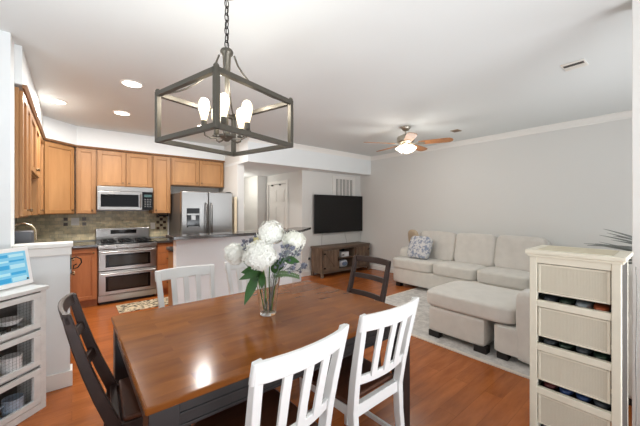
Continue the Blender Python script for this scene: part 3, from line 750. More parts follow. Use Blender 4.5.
for i in range(16):
    t_ = i/16; p = p1.lerp(p2, t_)+UP*.012*math.sin(PI*t_)
    for s in (-1, 1): leaf_blade(m, p, p+UP*s*.026*(1-.5*t_)+RV*.008, .010)
m.build('frond', mat('frond_green', (96, 128, 84), .5), ft, smooth=True)

# ---------------------------------------------------------------- pendant
PC = Vector((.700, 1.708)); pr = R(15.6); PZ = 1.80
pd = thing('pendant_light', 'open box lantern pendant with five glowing bulbs hanging over the table', 'pendant lamp', (PC.x, PC.y, PZ), pr)
S = .264; HP = .285; b_ = .0125
fm = MB()
for s in (-1, 1):
    for q in (-1, 1): fm.box(s*S-b_, s*S+b_, q*S-b_, q*S+b_, 0, HP)
    for z in (b_, HP-b_):
        fm.box(-S, S, s*S-b_, s*S+b_, z-b_, z+b_); fm.box(s*S-b_, s*S+b_, -S, S, z-b_, z+b_)
fm.build('cage_frame', BRZ, pd, bev=.001)
HZ = .545
MB().lathe([(0, HZ+.012), (.032, HZ+.012), (.038, HZ), (.036, HZ-.012), (.024, HZ-.025), (.020, HZ-.12), (.012, HZ-.14), (.009, .08), (0, .08)], 20).build('center_stem', BRZ, pd, smooth=True)
for sx in (-1, 1):
    for sy in (-1, 1):
        pts = []
        for k in range(9):
            t_ = k/8; rr = .03+(S*1.0-.03)*(t_**1.35); zz = HZ-.02-(HZ-.02-HP+.006)*(1-(1-t_)**1.9)
            pts.append((sx*rr, sy*rr, zz))
        MB().tube(pts, .0055, 8).build('support_arm', BRZ, pd, smooth=True)
        MB().lathe([(0, HP-.002), (.014, HP-.002), (.014, HP+.008), (.008, HP+.016), (0, HP+.016)], 12, c=(sx*S, sy*S, 0)).build('corner_nut', BRZ, pd, smooth=True)
MB().lathe([(0, .02), (.012, .022), (.024, .035), (.05, .045), (.05, .055), (.02, .062), (.012, .10), (0, .10)], 24).build('hub', BRZ, pd, smooth=True)
BULB = mat('bulb_glass', (255, 244, 220), .1, emit=(255, 232, 190), es=1.15)
SOCK = mat('candle_sleeve', (226, 218, 200), .5)
for k in range(5):
    an = R(-90-39.5-17.3+12+72*k); cx, cy = .125*math.cos(an), .125*math.sin(an); ux, uy = math.cos(an), math.sin(an)
    arm = MB().tube([(ux*.02, uy*.02, .05), (ux*.05, uy*.05, .035), (ux*.09, uy*.09, .032), (ux*.12, uy*.12, .045), (cx, cy, .075)], .005, 8).build('lamp_arm', BRZ, pd, smooth=True)
    MB().lathe([(0, .07), (.022, .072), (.024, .078), (.012, .085), (.0165, .086), (.0165, .125), (0, .125)], 16, c=(cx, cy, 0)).build('socket', BRZ, arm, smooth=True)
    MB().lathe([(0, .122), (.014, .123), (.017, .14), (.027, .18), (.032, .207), (.028, .234), (.018, .250), (0, .257)], 20, c=(cx, cy, 0)).build('bulb', BULB, arm, smooth=True)
    ld = bpy.data.lights.new('bulb_light', 'POINT'); ld.energy = 1.7; ld.color = (1, .93, .82); ld.shadow_soft_size = .03
    lo = bpy.data.objects.new('bulb_light', ld); COL.objects.link(lo); lo.parent = pd; lo.location = (cx, cy, .31)
ch = MB(); zc = HZ+.02; k = 0
while zc < H-PZ-.06:
    pts = []
    for j in range(13):
        a_ = 2*PI*j/12; dx = .0135*math.cos(a_); dz = .026*math.sin(a_)
        pts.append((dx, 0, zc+.022+dz) if k % 2 == 0 else (0, dx, zc+.022+dz))
    ch.tube(pts, .0032, 6, caps=False); zc += .040; k += 1
ch.tube([(.004*math.sin(i*1.3), .004*math.cos(i*1.3), HZ+.01+i*(H-PZ-HZ-.03)/10) for i in range(11)], .0025, 6)
ch.build('chain', HINGE, pd, smooth=True)
MB().lathe([(0, H-PZ-.035), (.02, H-PZ-.033), (.06, H-PZ-.012), (.062, H-PZ), (0, H-PZ)], 24).build('ceiling_canopy', BRZ, pd, smooth=True)

# ---------------------------------------------------------------- ceiling fan
fn = thing('ceiling_fan', 'ceiling fan with five wooden blades and a lit glass light kit', 'fan', (3.97, 2.74, H))
NI = mat('fan_nickel', (176, 170, 158), .3, .95)
MB().lathe([(0, 0), (.07, 0), (.07, -.02), (.045, -.055), (.02, -.065), (0, -.065)], 28).build('canopy', NI, fn, smooth=True)
MB().cyl((0, 0, -.06), (0, 0, -.14), .012).build('downrod', NI, fn, smooth=True)
MB().lathe([(0, -.12), (.05, -.122), (.06, -.135), (.12, -.15), (.13, -.17), (.13, -.225), (.115, -.245), (.07, -.255), (0, -.255)], 32).build('motor_housing', NI, fn, smooth=True)
FBL = wood('fan_blade_wood', (146, 96, 56), (178, 122, 76), .55, 'X', 8, 4)
base_a = -39.5
for k in range(5):
    a_ = R(base_a-26+72*k); M = Matrix.Rotation(a_, 4, 'Z') @ Matrix.Translation((0, 0, -.262)) @ Matrix.Rotation(R(-12), 4, 'X')
    poly = [(.19, -.045), (.25, -.06), (.55, -.072), (.63, -.066), (.665, -.035), (.672, 0), (.665, .035), (.63, .066), (.55, .072), (.25, .06), (.19, .045)]
    bl = MB().prism(poly, -.004, .004, M).build('blade', FBL, fn)
    MB().prism([(.08, -.02), (.17, -.018), (.22, -.045), (.27, -.03), (.29, 0), (.27, .03), (.22, .045), (.17, .018), (.08, .02)], -.012, -.004, M).build('blade_iron', NI, bl)
MB().lathe([(0, -.25), (.05, -.25), (.06, -.275), (.04, -.30), (0, -.30)], 24).build('light_fitter', NI, fn, smooth=True)
SHD = mat('frosted_shade', (255, 248, 236), .4, emit=(255, 240, 214), es=2.6)
for k in range(4):
    a_ = R(20+90*k); M = Matrix.Rotation(a_, 4, 'Z') @ Matrix.Translation((.055, 0, -.28)) @ Matrix.Rotation(R(-35), 4, 'Y')
    MB().lathe([(.02, 0), (.032, -.02), (.05, -.06), (.062, -.10), (.060, -.103), (.047, -.06), (.029, -.02), (0, -.012)], 20, M=M).build('glass_shade', SHD, fn, smooth=True)
MB().cyl((.01, 0, -.30), (.01, 0, -.42), .0015, seg=6).lathe([(0, -.44), (.006, -.435), (.006, -.42), (0, -.415)], 8, c=(.01, 0, 0)).build('pull_chain', NI, fn, smooth=True)
ld = bpy.data.lights.new('fan_light', 'POINT'); ld.energy = 20; ld.color = (1, .97, .92); ld.shadow_soft_size = .25
lo = bpy.data.objects.new('fan_light', ld); COL.objects.link(lo); lo.parent = fn; lo.location = (0, 0, -.46)

# ceiling vent plate
VW = mat('vent_white', (226, 223, 216), .5)
vt = thing('ceiling_vent', 'small white ceiling register with a dark louvre near the right edge', 'vent', (3.42, .62, H), R(88))
MB().box(-.08, .08, -.085, .085, -.008, 0).build('plate', VW, vt, bev=.002)
MB().box(-.07, .07, .01, .055, -.010, -.007).build('louvre_opening', mat('vent_dark', (70, 68, 64), .7), vt)
lv = MB()
for i in range(5): lv.box(-.07, .07, -.06+i*.013, -.054+i*.013, -.011, -.007)
lv.build('louvre', VW, vt)
sv_ = thing('ceiling_vent', 'small brownish ceiling vent on the ceiling beyond the fan blades', 'vent', (4.78, 2.35, H), 0)
MB().box(-.07, .07, -.06, .06, -.008, 0).build('plate', mat('vent_tan', (160, 140, 118), .6), sv_, bev=.002)
lv = MB()
for i in range(5): lv.box(-.055, .055, -.045+i*.02, -.037+i*.02, -.013, -.007)
lv.build('louvre', mat('vent_tan_dark', (120, 100, 84), .6), sv_)

# ---------------------------------------------------------------- television wall
tv = thing('television', 'large flat black television mounted on the wall above the wooden console', 'television', (4.83, 5.2, 1.33))
MB().box(-.76, .76, -.085, -.05, -.43, .43).build('bezel', BLK, tv, bev=.004)
MB().box(-.752, .752, -.088, -.083, -.418, .422).build('screen', mat('tv_screen', (20, 20, 21), .22, spec=.35), tv)
MB().box(-.22, .22, -.05, 0, -.18, .18).build('wall_mount', BLK, tv)
WCB = mat('grey_cable', (170, 168, 164), .6)
for k, (x, dx) in enumerate(((4.35, -.03), (5.05, .07))):
    MB().tube([(x, 5.192, .92), (x-.01+dx*.3, 5.19, .8), (x+dx*.7, 5.191, .7), (x+dx, 5.19, .60)], .004, 6).build('cable', WCB, smooth=True)
    o = bpy.context.scene.objects['cable' if k == 0 else 'cable.001']; tag(o, 'thin cable running down the wall from the television, '+('left one' if k == 0 else 'right one'), 'cable')
# return air grille
gr = thing('return_air_grille', 'large white return air grille on the wall partly hidden by the television', 'vent', (5.03, 5.2, 1.93))
MB().box(-.37, -.28, -.018, 0, -.27, .29).box(.28, .37, -.018, 0, -.27, .29).box(-.28, .28, -.018, 0, .22, .29).box(-.28, .28, -.018, 0, -.27, -.20).build('frame', TRIM, gr, bev=.003)
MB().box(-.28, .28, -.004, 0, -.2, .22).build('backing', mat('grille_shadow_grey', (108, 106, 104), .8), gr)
sl = MB()
for i in range(15): sl.cbox((-.265+i*.0379, -.010, .01), (.003, .014, .42), RZ(R(35)))
for i in range(4): sl.box(-.28+(i+1)*.112-.006, -.28+(i+1)*.112+.006, -.018, -.003, -.2, .22)
sl.build('slats', TRIM, gr)

# console
BARN = wood('rustic_grey_oak', (76, 62, 52), (142, 120, 100), .6, 'Z', 5, 3, bump=.3)
BARNX = wood('rustic_grey_oak_top', (84, 70, 60), (128, 110, 94), .6, 'X', 8, 3, bump=.3)
tc_ = thing('media_console', 'rustic grey-brown wooden media console under the television', 'media console', (4.74, 4.80, 0))
tc_.scale = (.96, 1, 1)
MB().box(-.78, .78, -.02, .37, .60, .635).build('top', BARNX, tc_, bev=.004)
for s, nm in ((-1, 0), (1, 0)):
    MB().box(s*.755-.015, s*.755+.015, .0, .35, .08, .60).build('side_panel', BARN, tc_, bev=.003)
MB().box(-.74, .74, .0, .35, .10, .13).build('bottom_shelf', BARNX, tc_)
MB().box(-.74, .74, .335, .35, .13, .60).build('back_panel', BLACK, tc_)
MB().box(-.77, .77, -.012, .0, .08, .13).box(-.77, .77, -.012, .0, .57, .60).build('front_rail', BARNX, tc_, bev=.002)
for x in (-.75, .75):
    for y in (.01, .33): MB().box(x-.028, x+.028, y-.025, y+.02, 0, .10).build('leg', BARN, tc_, bev=.002)
for x in (-.26, .26): MB().box(x-.015, x+.015, 0, .335, .13, .60).build('divider', BARN, tc_)
MB().box(-.245, .245, .01, .335, .355, .37).build('middle_shelf', BARNX, tc_)
for x0, x1 in ((-.735, -.28), (.28, .735)):
    d = MB().box(x0, x1, -.022, -.004, .14, .565)
    d.box(x0, x0+.06, -.034, -.02, .14, .565).box(x1-.06, x1, -.034, -.02, .14, .565).box(x0+.06, x1-.06, -.034, -.02, .14, .20).box(x0+.06, x1-.06, -.034, -.02, .505, .565)
    d.cbox(((x0+x1)/2, -.028, .3525), (.40, .012, .055), RY(R(48)) if x0 < 0 else RY(R(-48)))
    d = d.build('door', BARN, tc_, bev=.002)
    hxx = x0+.006 if x0 < 0 else x1-.006
    for z in (.20, .50): MB().box(hxx-.012, hxx+.05*(1 if x0 < 0 else -1) if x0 < 0 else hxx+.012, -.039, -.033, z-.015, z+.015).build('hinge', HINGE, d) if x0 < 0 else MB().box(hxx-.05, hxx+.012, -.039, -.033, z-.015, z+.015).build('hinge', HINGE, d)
    kx = x1-.03 if x0 < 0 else x0+.03
    MB().box(kx-.008, kx+.008, -.05, -.034, .31, .41).build('handle', HINGE, d, bev=.002)
bx = thing('router_box', 'white box on the upper shelf of the media console', 'box', (4.73, 4.86, .3705))
MB().box(-.10, .13, 0, .16, 0, .11).build('casing', mat('white_plastic', (232, 234, 236), .4), bx, bev=.01)
MB().box(-.08, -.02, -.003, .001, .03, .06).build('vent', STEELD, bx)
g2 = thing('game_console', 'white and blue rounded device on the lower shelf of the media console', 'device', (4.74, 4.88, .1305))
MB().cushion((0, .07, .085), (.24, .15, .17), e=3, n=8).build('shell', mat('white_plastic_b', (226, 232, 240), .35), g2, smooth=True)
MB().cushion((0, -.002, .085), (.15, .03, .09), e=2.6, n=6).build('front_panel', mat('blue_grey_plastic', (110, 130, 160), .35), g2, smooth=True)
ol = MB().box(3.93, 4.0, 5.192, 5.2, .30, .42).build('outlet_plate', OUT, bev=.0015); tag(ol, 'wall outlet with a black plug, left of the media console', 'outlet')
MB().box(3.945, 3.985, 5.165, 5.193, .34, .39).build('plug', BLK, ol, bev=.004)

# ---------------------------------------------------------------- rug
def area_rug():
    m = bpy.data.materials.new('living_rug'); m.use_nodes = True; nt = m.node_tree; L = nt.links; b = nt.nodes['Principled BSDF']
    tc = nt.nodes.new('ShaderNodeTexCoord'); n = nt.nodes.new('ShaderNodeTexNoise'); n.inputs['Scale'].default_value = 9; n.inputs['Detail'].default_value = 7; n.inputs['Roughness'].default_value = .75
    v = nt.nodes.new('ShaderNodeTexVoronoi'); v.inputs['Scale'].default_value = 7; v.feature = 'DISTANCE_TO_EDGE'
    r = nt.nodes.new('ShaderNodeValToRGB'); r.color_ramp.elements[0].position = .42; r.color_ramp.elements[1].position = .56
    r.color_ramp.elements[0].color = (*s2l((206, 202, 197)), 1); r.color_ramp.elements[1].color = (*s2l((236, 232, 226)), 1)
    mx = nt.nodes.new('ShaderNodeMix'); mx.data_type = 'RGBA'; mx.blend_type = 'MULTIPLY'; mx.inputs[0].default_value = .25
    L.new(tc.outputs['Object'], n.inputs['Vector']); L.new(tc.outputs['Object'], v.inputs['Vector']); L.new(n.outputs['Fac'], r.inputs[0])
    L.new(r.outputs[0], mx.inputs[6]); L.new(v.outputs['Distance'], mx.inputs[7]); L.new(mx.outputs[2], b.inputs['Base Color'])
    b.inputs['Roughness'].default_value = .95; setp(b, 'Sheen Weight', .2)
    n2 = nt.nodes.new('ShaderNodeTexNoise'); n2.inputs['Scale'].default_value = 150
    bp = nt.nodes.new('ShaderNodeBump'); bp.inputs['Strength'].default_value = .6; bp.inputs['Distance'].default_value = .005
    L.new(tc.outputs['Object'], n2.inputs['Vector']); L.new(n2.outputs['Fac'], bp.inputs['Height']); L.new(bp.outputs[0], b.inputs['Normal'])
    return m
rg_ = thing('area_rug', 'large pale patterned rug under the sofa and ottoman', 'rug', (2.96, .30, 0))
MB().box(.035, 1.995, .035, 2.765, 0, .010).build('field', area_rug(), rg_)
MB().box(0, .035, 0, 2.8, 0, .011).box(1.995, 2.03, 0, 2.8, 0, .011).box(.035, 1.995, 0, .035, 0, .011).box(.035, 1.995, 2.765, 2.8, 0, .011).build('border', mat('rug_border', (222, 214, 200), .95), rg_)

# ---------------------------------------------------------------- sectional sofa
RT = .0115   # rug thickness
FOOT = mat('sofa_foot_black', (28, 24, 22), .5)
so = thing('sectional_sofa', 'cream linen sectional sofa along the wall with a return section at its right end', 'sofa', (5.56, 0, 0))
def sb(x0, x1, y0, y1, z0, z1, e=9, n=12, puff=0, rot=None):
    return MB().cushion(((x0+x1)/2, (y0+y1)/2, (z0+z1)/2), (x1-x0, y1-y0, z1-z0), e=e, n=n, puff=puff, rot=rot)
# local x = world x - 5.56, seats run along y
MB().cushion((-.44, 1.86, .205), (.86, 3.38, .27), e=22, n=16).build('base', SOFA, so, smooth=True)
MB().cushion((-.10, 1.92, .48), (.20, 3.20, .72), e=12, n=16).build('back_frame', SOFAB, so, smooth=True)
MB().cushion((-.30, 3.48, .39), (.58, .20, .60), e=7, n=14).build('arm', SOFA, so, smooth=True)
for a, b_ in ((1.30, 2.015), (2.02, 2.735), (2.74, 3.56)):
    MB().cushion((-.50, (a+b_)/2, .425), (.78, b_-a, .20), e=8, n=16, puff=.08).build('seat_cushion', SOFA, so, smooth=True)
for k_, (a, b_) in enumerate(((1.24, 1.92), (1.925, 2.565), (2.57, 3.30))):
    MB().cushion((-.29, (a+b_)/2, .745), (.24, b_-a+.01, .54), RZ(R((-2, 2, -1.5, 1)[k_])) @ RY(R(14)), e=7, n=16).build('back_cushion', SOFAB, so, smooth=True)
MB().cushion((-1.66, .665, .205), (1.60, 1.03, .27), e=22, n=16).build('return_base', SOFA, so, smooth=True)
MB().cushion((-1.54, .64, .425), (1.36, .66, .20), e=8, n=16, puff=.08).build('return_seat_cushion', SOFA, so, smooth=True)
MB().cushion((-2.335, .565, .37), (.26, .83, .63), e=16, n=16).build('return_arm', SOFA, so, smooth=True)
MB().cushion((-1.25, .22, .56), (2.42, .22, .86), e=12, n=16).build('return_back', SOFAB, so, smooth=True)
for x, y in ((-2.38, 1.10), (-2.38, .26), (-2.38, .70), (-.80, 1.5), (-.80, 3.42), (-.06, 3.42), (-.06, .2), (-.80, 2.4)):
    z0 = .0115 if x < -.45 and .31 < y < 3.09 and x > -2.5 else .0
    MB().box(x-.05, x+.05, y-.045, y+.045, z0, .078).build('foot', FOOT, so)
# ottoman
ot = thing('ottoman', 'large cream linen ottoman with overhanging cushion standing on the rug', 'ottoman', (3.47, 1.50, RT))
MB().cushion((0, .045, .199), (.74, .60, .274), e=22, n=14).build('base', SOFA, ot, smooth=True)
MB().cushion((.01, -.06, .424), (.80, .91, .18), e=8, n=18, puff=.14).build('cushion', SOFA, ot, smooth=True)
for x in (-.32, .32):
    for y in (-.20, .29): MB().box(x-.045, x+.045, y-.07, y+.05, 0, .066).build('foot', FOOT, ot)
# patterned pillow
def pil_mat():
    return rug_mat('pillow_blue_floral', (140, 150, 170), (214, 214, 214), 14, .62)
pl = thing('throw_pillow', 'blue-grey and white patterned throw pillow at the left end of the sofa', 'pillow', (4.93, 3.10, .73))
MB().cushion((0, 0, 0), (.42, .40, .12), RY(R(-66)) @ RX(R(0)), e=7.0, n=14, puff=.45).build('cover', pil_mat(), pl, smooth=True)
pk = MB().cushion((5.16, 3.37, .84), (.10, .30, .40), RZ(R(-20)) @ RY(R(-10)), e=3, n=10).build('back_pillow', mat('tan_pillow', (190, 172, 148), .9), smooth=True); tag(pk, 'small tan pillow edge standing behind the patterned pillow', 'pillow')

# ---------------------------------------------------------------- cream drawer tower (right)
ROTC = R(.5)
tw = thing('drawer_tower', 'cream distressed four-drawer tower with woven drawer fronts', 'cabinet', (1.985, .373, 0), ROTC)
# local: front at x=0 facing -x, width along y (-.19..+.19), depth to +x
TWD, TWH, HWT = .30, 1.20, .183
MB().box(-.018, TWD+.018, -HWT-.018, HWT+.018, TWH-.022, TWH).box(-.010, TWD+.010, -HWT-.010, HWT+.010, TWH-.036, TWH-.022).build('top', CREAM, tw, bev=.004)
MB().box(.03, TWD-.03, -HWT+.03, HWT-.03, TWH-.001, TWH+.003).build('top_inset', mat('cream_top_inset', (206, 196, 168), .45, var=.06, vscale=10), tw, bev=.002)
fr_ = MB()
for y in (-HWT, HWT-.034):
    for x in (0, TWD-.034): fr_.box(x, x+.034, y, y+.034, 0, TWH-.036)
NZ = 4; P = .24; top0 = TWH-.036-.036
for i in range(NZ+1):
    z = top0-i*P
    hh = .036
    fr_.box(.002, .03, -HWT+.034, HWT-.034, z, z+hh)
    fr_.box(TWD-.03, TWD-.002, -HWT+.034, HWT-.034, z, z+hh)
    for y in (-HWT+.002, HWT-.03): fr_.box(.034, TWD-.034, y, y+.028, z, z+.02)
fr_.build('frame', CREAM, tw, bev=.003)
DSP = mat('dark_side_panel', (74, 70, 66), .5)
MB().box(TWD-.014, TWD-.01, -HWT+.03, HWT-.03, .26, TWH-.05).build('back_panel', DSP, tw)
for s in (-1, 1): MB().box(.03, TWD-.03, s*(HWT-.002)-.0015, s*(HWT-.002)+.0015, .26, TWH-.05).build('side_panel', DSP, tw)
DSH = mat('dark_shelf', (46, 42, 40), .6)
for i in range(NZ+1): MB().box(.03, TWD-.03, -HWT+.017, HWT-.017, top0-i*P+.005, top0-i*P+.015).build('shelf', DSH, tw)
def weave():
    m = bpy.data.materials.new('woven_fibre'); m.use_nodes = True; nt = m.node_tree; L = nt.links; b = nt.nodes['Principled BSDF']
    tc = nt.nodes.new('ShaderNodeTexCoord')
    w1 = nt.nodes.new('ShaderNodeTexWave'); w1.bands_direction = 'Y'; w1.inputs['Scale'].default_value = 55; w1.inputs['Distortion'].default_value = .6
    w2 = nt.nodes.new('ShaderNodeTexWave'); w2.bands_direction = 'Z'; w2.inputs['Scale'].default_value = 55; w2.inputs['Distortion'].default_value = .6
    ml = nt.nodes.new('ShaderNodeMath'); ml.operation = 'MULTIPLY'
    L.new(tc.outputs['Object'], w1.inputs['Vector']); L.new(tc.outputs['Object'], w2.inputs['Vector']); L.new(w1.outputs['Fac'], ml.inputs[0]); L.new(w2.outputs['Fac'], ml.inputs[1])
    r = nt.nodes.new('ShaderNodeValToRGB'); r.color_ramp.elements[0].color = (*s2l((202, 195, 176)), 1); r.color_ramp.elements[1].color = (*s2l((226, 220, 204)), 1)
    L.new(ml.outputs[0], r.inputs[0]); L.new(r.outputs[0], b.inputs['Base Color']); b.inputs['Roughness'].default_value = .8
    bp = nt.nodes.new('ShaderNodeBump'); bp.inputs['Strength'].default_value = .5; bp.inputs['Distance'].default_value = .002
    L.new(ml.outputs[0], bp.inputs['Height']); L.new(bp.outputs[0], b.inputs['Normal']); return m
WV = weave()
DI = mat('drawer_interior_dark', (40, 38, 38), .7)
cols = [('orange', (190, 96, 60)), ('silver', (170, 176, 180)), ('dark green', (50, 66, 52)), ('blue', (56, 78, 124)), ('maroon', (96, 44, 44)), ('grey', (84, 88, 92))]
for i in range(NZ):
    z1 = top0-i*P-.004; z0 = z1-P+.036+.006
    dz = z0+.038
    yy0, yy1 = -HWT+.038, HWT-.038
    d = MB().box(.010, .022, yy0, yy0+.012, dz, z1).box(.010, .022, yy1-.012, yy1, dz, z1).box(.010, .022, yy0+.012, yy1-.012, dz, dz+.010).box(.010, .022, yy0+.012, yy1-.012, z1-.010, z1)
    d = d.build('drawer_front', CREAM, tw, bev=.002)
    MB().box(.013, .019, yy0+.011, yy1-.011, dz+.009, z1-.009).build('woven_panel', WV, d)
lbl = [('orange and silver packets', 'top'), ('dark wrapped packets', 'second'), ('blue and maroon packets', 'third'), ('grey packets', 'lowest')]
rnd = random.Random(3)
for i in range(NZ):
    zb = top0-(i+1)*P+.0155 + .0
    sets = [[0, 1, 2, 5], [2, 5, 2, 5], [5, 3, 3, 4], [5, 2, 4, 3]][i]
    for j, ci in enumerate(sets):
        mm = bpy.data.materials.get('packet_'+cols[ci][0].replace(' ', '_')) or mat('packet_'+cols[ci][0].replace(' ', '_'), cols[ci][1], .35)
        y = -.105+j*.07
        # world placement: tower origin + rotation
        px, py = .115, y
        wx = tw.location.x+math.cos(ROTC)*px-math.sin(ROTC)*py; wy = tw.location.y+math.sin(ROTC)*px+math.cos(ROTC)*py
        o = MB().cushion((0, 0, .02), (.15, .066, .038), RY(R(rnd.uniform(-5, 5))) @ RX(R(rnd.uniform(-8, 8))), e=2.6, n=6).build('snack_packet', mm, smooth=True, loc=(wx, wy, zb+.001))
        o.rotation_euler = (0, 0, ROTC)
        pos = ['far left', 'centre left', 'centre right', 'far right'][3-j]
        tag(o, cols[ci][0]+' packet at the '+pos+' of the '+['top', 'second', 'third', 'lowest'][i]+' compartment of the cream drawer tower', 'packet', 'packets inside the cream drawer tower')
cb = MB().tube([(2.30, .165, 1.12), (2.33, .162, .95), (2.28, .162, .8), (2.25, .162, .62), (2.29, .162, .4), (2.24, .162, .2)], .003, 6).build('cable', WCB, smooth=True); tag(cb, 'thin pale cable hanging down the right flank of the cream drawer tower', 'cable')

# plant behind the tower
pt = thing('potted_plant', 'plant with long thin grey-green leaves behind the cream drawer tower', 'plant', (2.925, .03, 0))
MB().lathe([(0, 0), (.09, 0), (.115, .26), (.12, .28), (.107, .28), (.10, .25), (0, .25)], 24).build('pot', mat('grey_pot', (150, 146, 140), .6), pt, smooth=True)
MB().tube([(0, 0, .24), (.01, 0, .7), (0, .01, 1.16)], .012, 8).build('trunk', mat('plant_trunk', (110, 96, 78), .8), pt, smooth=True)
m = MB(); rnd = random.Random(11)
for k in range(22):
    a_ = R(rnd.uniform(70, 128)); e_ = rnd.uniform(-.05, .5); L_ = rnd.uniform(.30, .46)
    b0_ = Vector((0, .01, 1.12+rnd.uniform(-.05, .05))); t1 = b0_+Vector((math.cos(a_)*math.cos(e_), math.sin(a_)*math.cos(e_), math.sin(e_)))*L_
    leaf_blade(m, b0_, t1, .015, curl=.12)
m.build('foliage', mat('grey_green_leaf', (128, 132, 128), .5), pt, smooth=True, angle=80)

# ---------------------------------------------------------------- whitewashed mesh cabinet (left)
AC = math.atan2(.6978, .7255)
cw_ = .80; CD = .22; CH = .875
mc = thing('display_cabinet', 'whitewashed cabinet with three wire-mesh doors at the left edge', 'cabinet', (-.14-.4*.7255-.004, 2.95-.4*.6978-.006, 0), AC)
hw = cw_/2
MB().box(-hw-.012, hw+.012, -.014, CD, CH-.028, CH).build('top', GREYW, mc, bev=.004)
for s in (-1, 1): MB().box(s*(hw-.01)-.01, s*(hw-.01)+.01, 0, CD, 0, CH-.028).build('side_panel', GREYW, mc, bev=.002)
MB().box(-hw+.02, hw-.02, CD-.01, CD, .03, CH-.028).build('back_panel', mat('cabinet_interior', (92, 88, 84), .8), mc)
zs = [.055, .325, .59]; dh = .245
for z in (.04, .31, .577): MB().box(-hw+.02, hw-.02, .03, CD-.01, z-.012, z).build('shelf', GREYW, mc)
MB().box(-hw, -hw+.038, -.004, .016, 0, CH-.028).box(hw-.038, hw, -.004, .016, 0, CH-.028).box(-hw+.038, hw-.038, -.004, .016, 0, .05).build('face_frame', GREYW, mc, bev=.002)
MESH = mat('wire_mesh', (96, 92, 86), .5, .6)
for k, z in enumerate(zs):
    x0, x1 = -hw+.042, hw-.042; f = .046
    d = MB().box(x0, x1, -.010, .014, z, z+f*.8).box(x0, x1, -.010, .014, z+dh-f*.8, z+dh).box(x0, x0+f, -.010, .014, z+f*.8, z+dh-f*.8).box(x1-f, x1, -.010, .014, z+f*.8, z+dh-f*.8)
    d.box(-.021, .021, -.010, .014, z+f*.8, z+dh-f*.8)
    d = d.build('door', GREYW, mc, bev=.003)
    me_ = MB(); za, zb_ = z+f*.8-.004, z+dh-f*.8+.004
    n = int((x1-x0-2*f)/.021)
    for i in range(n+1):
        x = x0+f+i*.021; me_.box(x-.0003, x+.0003, .004, .0052, za, zb_)
    for i in range(int((zb_-za)/.021)+1): me_.box(x0+f-.004, x1-f+.004, .0052, .0064, za+i*.021-.0003, za+i*.021+.0003)
    me_.build('wire_mesh', MESH, d)
    MB().lathe([(0, 0), (.007, 0), (.006, .01), (.012, .016), (.01, .022), (0, .024)], 12, M=Matrix.Translation((0, -.010, z+dh-.10)) @ Matrix.Rotation(R(90), 4, 'X')).build('knob', HINGE, d, smooth=True)
CERW = mat('mug_white', (236, 236, 236), .25); CERB = mat('mug_blue_grey', (170, 186, 204), .3, var=.12, vscale=22); CERD = mat('mug_brown', (92, 76, 66), .3)
def cabpt(x, y): 
    c, s = math.cos(AC), math.sin(AC); return (mc.location.x+c*x-s*y, mc.location.y+s*x+c*y)
def mug(label, x, y, z, r, h, m_, hang=0):
    px, py = cabpt(x, y); t = thing('mug', label, 'mug', (px, py, z), AC+hang, 'mugs inside the whitewashed cabinet')
    MB().lathe([(0, 0), (r*.8, 0), (r*.95, .01), (r, h*.5), (r, h), (r*.92, h), (r*.9, .012), (0, .01)], 28).build('cup', m_, t, smooth=True)
    pts = [(-r*.95-.0-.032*math.sin(a), 0, h*.5+.34*h*math.cos(a)) for a in [PI*k/8 for k in range(9)]]
    MB().tube(pts, .006, 8).build('handle', m_, t, smooth=True)
    return t
mug('tall white mug in the middle compartment, right side', .225, .06, .3105, .055, .135, CERW)
mug('small patterned mug left of the tall white one, middle compartment', .085, .06, .3105, .043, .095, CERB)
mug('blue-grey mug at the right of the lowest compartment', .235, .06, .0405, .055, .12, CERB)
mug('white mug at the left of the lowest compartment', .09, .06, .0405, .055, .10, CERW)
mug('dark brown mug at the back left of the middle compartment', -.09, .10, .3105, .045, .09, CERD)
px, py = cabpt(.235, .09); t = thing('footed_dish', 'white footed dish in the top compartment, right side', 'dish', (px, py, .5775), AC)
MB().lathe([(0, 0), (.035, 0), (.03, .01), (.012, .02), (.012, .06), (.03, .07), (0, .07)], 24).build('foot', CERD, t, smooth=True)
MB().lathe([(0, .07), (.05, .075), (.07, .10), (.072, .108), (.05, .09), (0, .085)], 28).build('bowl', CERW, t, smooth=True)
px, py = cabpt(.09, .09); t = thing('glass_jar', 'round glass jar in the top compartment left of the footed dish', 'jar', (px, py, .5775), AC)
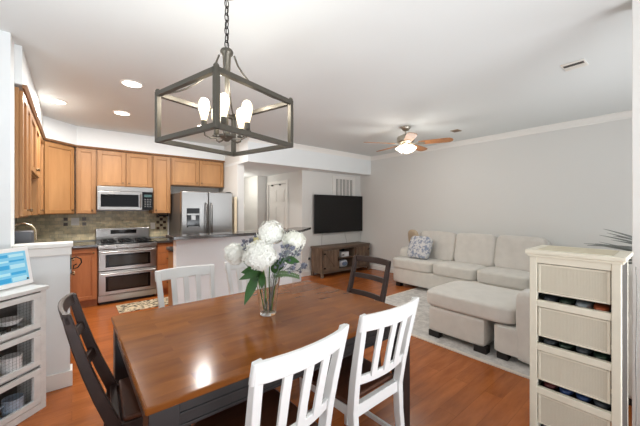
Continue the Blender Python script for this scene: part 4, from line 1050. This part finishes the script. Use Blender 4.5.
MB().lathe([(0, 0), (.04, 0), (.055, .03), (.052, .09), (.038, .12), (.034, .12), (.048, .09), (.05, .03), (.036, .006), (0, .006)], 28).build('body', mat('jar_glass', (210, 220, 200), .1, trans=.6), t, smooth=True)
MB().lathe([(0, .008), (.04, .008), (.046, .03), (.045, .06), (0, .06)], 24).build('contents', mat('candle_wax', (222, 214, 190), .5), t, smooth=True)

# tablet calendar
TB = thing('digital_calendar', 'white-framed tablet display with blue blocks on the whitewashed cabinet', 'tablet', (0, 0, 0), 0)
px, py = cabpt(.236, .115); TB.location = (px, py, CH+.001); TB.rotation_euler = (0, 0, AC+R(5))
T = Matrix.Translation((0, 0, .012)) @ Matrix.Rotation(R(-10), 4, 'X')
MB().box(-.185, .185, -.008, .008, 0, .268, T).build('frame', mat('tablet_white', (244, 244, 244), .3), TB, bev=.004)
sc_m = mat('tablet_screen', (120, 190, 220), .2, emit=(110, 180, 212), es=.3)
s_ = MB().box(-.158, .158, -.0095, -.007, .030, .240, T).build('screen', sc_m, TB)
c1 = mat('tablet_block_blue', (60, 160, 208), .2, emit=(50, 140, 196), es=.3); c2 = mat('tablet_block_pale', (170, 214, 228), .2, emit=(150, 200, 220), es=.3)
k1 = MB(); k2 = MB()
for j, (z, h_) in enumerate(((.035, .03), (.082, .018), (.125, .028), (.172, .012), (.205, .02))):
    for i, (x, w2_) in enumerate(((-.152, .09), (-.055, .09), (.042, .10))):
        ((k1 if (i+j) % 2 else k2)).box(x, x+w2_, -.0105, -.009, z, z+h_, T)
k1.build('calendar_block', c1, s_); k2.build('calendar_block_pale', c2, s_)
MB().lathe([(0, 0), (.007, 0), (.007, .0015), (0, .0015)], 16, M=T @ Matrix.Translation((.145, -.0105, .04)) @ Matrix.Rotation(R(90), 4, 'X')).build('screen_button', BLK, s_)
MB().box(-.04, .04, -.01, .07, 0, .006).cbox((0, .05, .07), (.05, .006, .15), RX(R(22))).build('stand', mat('tablet_stand', (230, 230, 230), .4), TB)
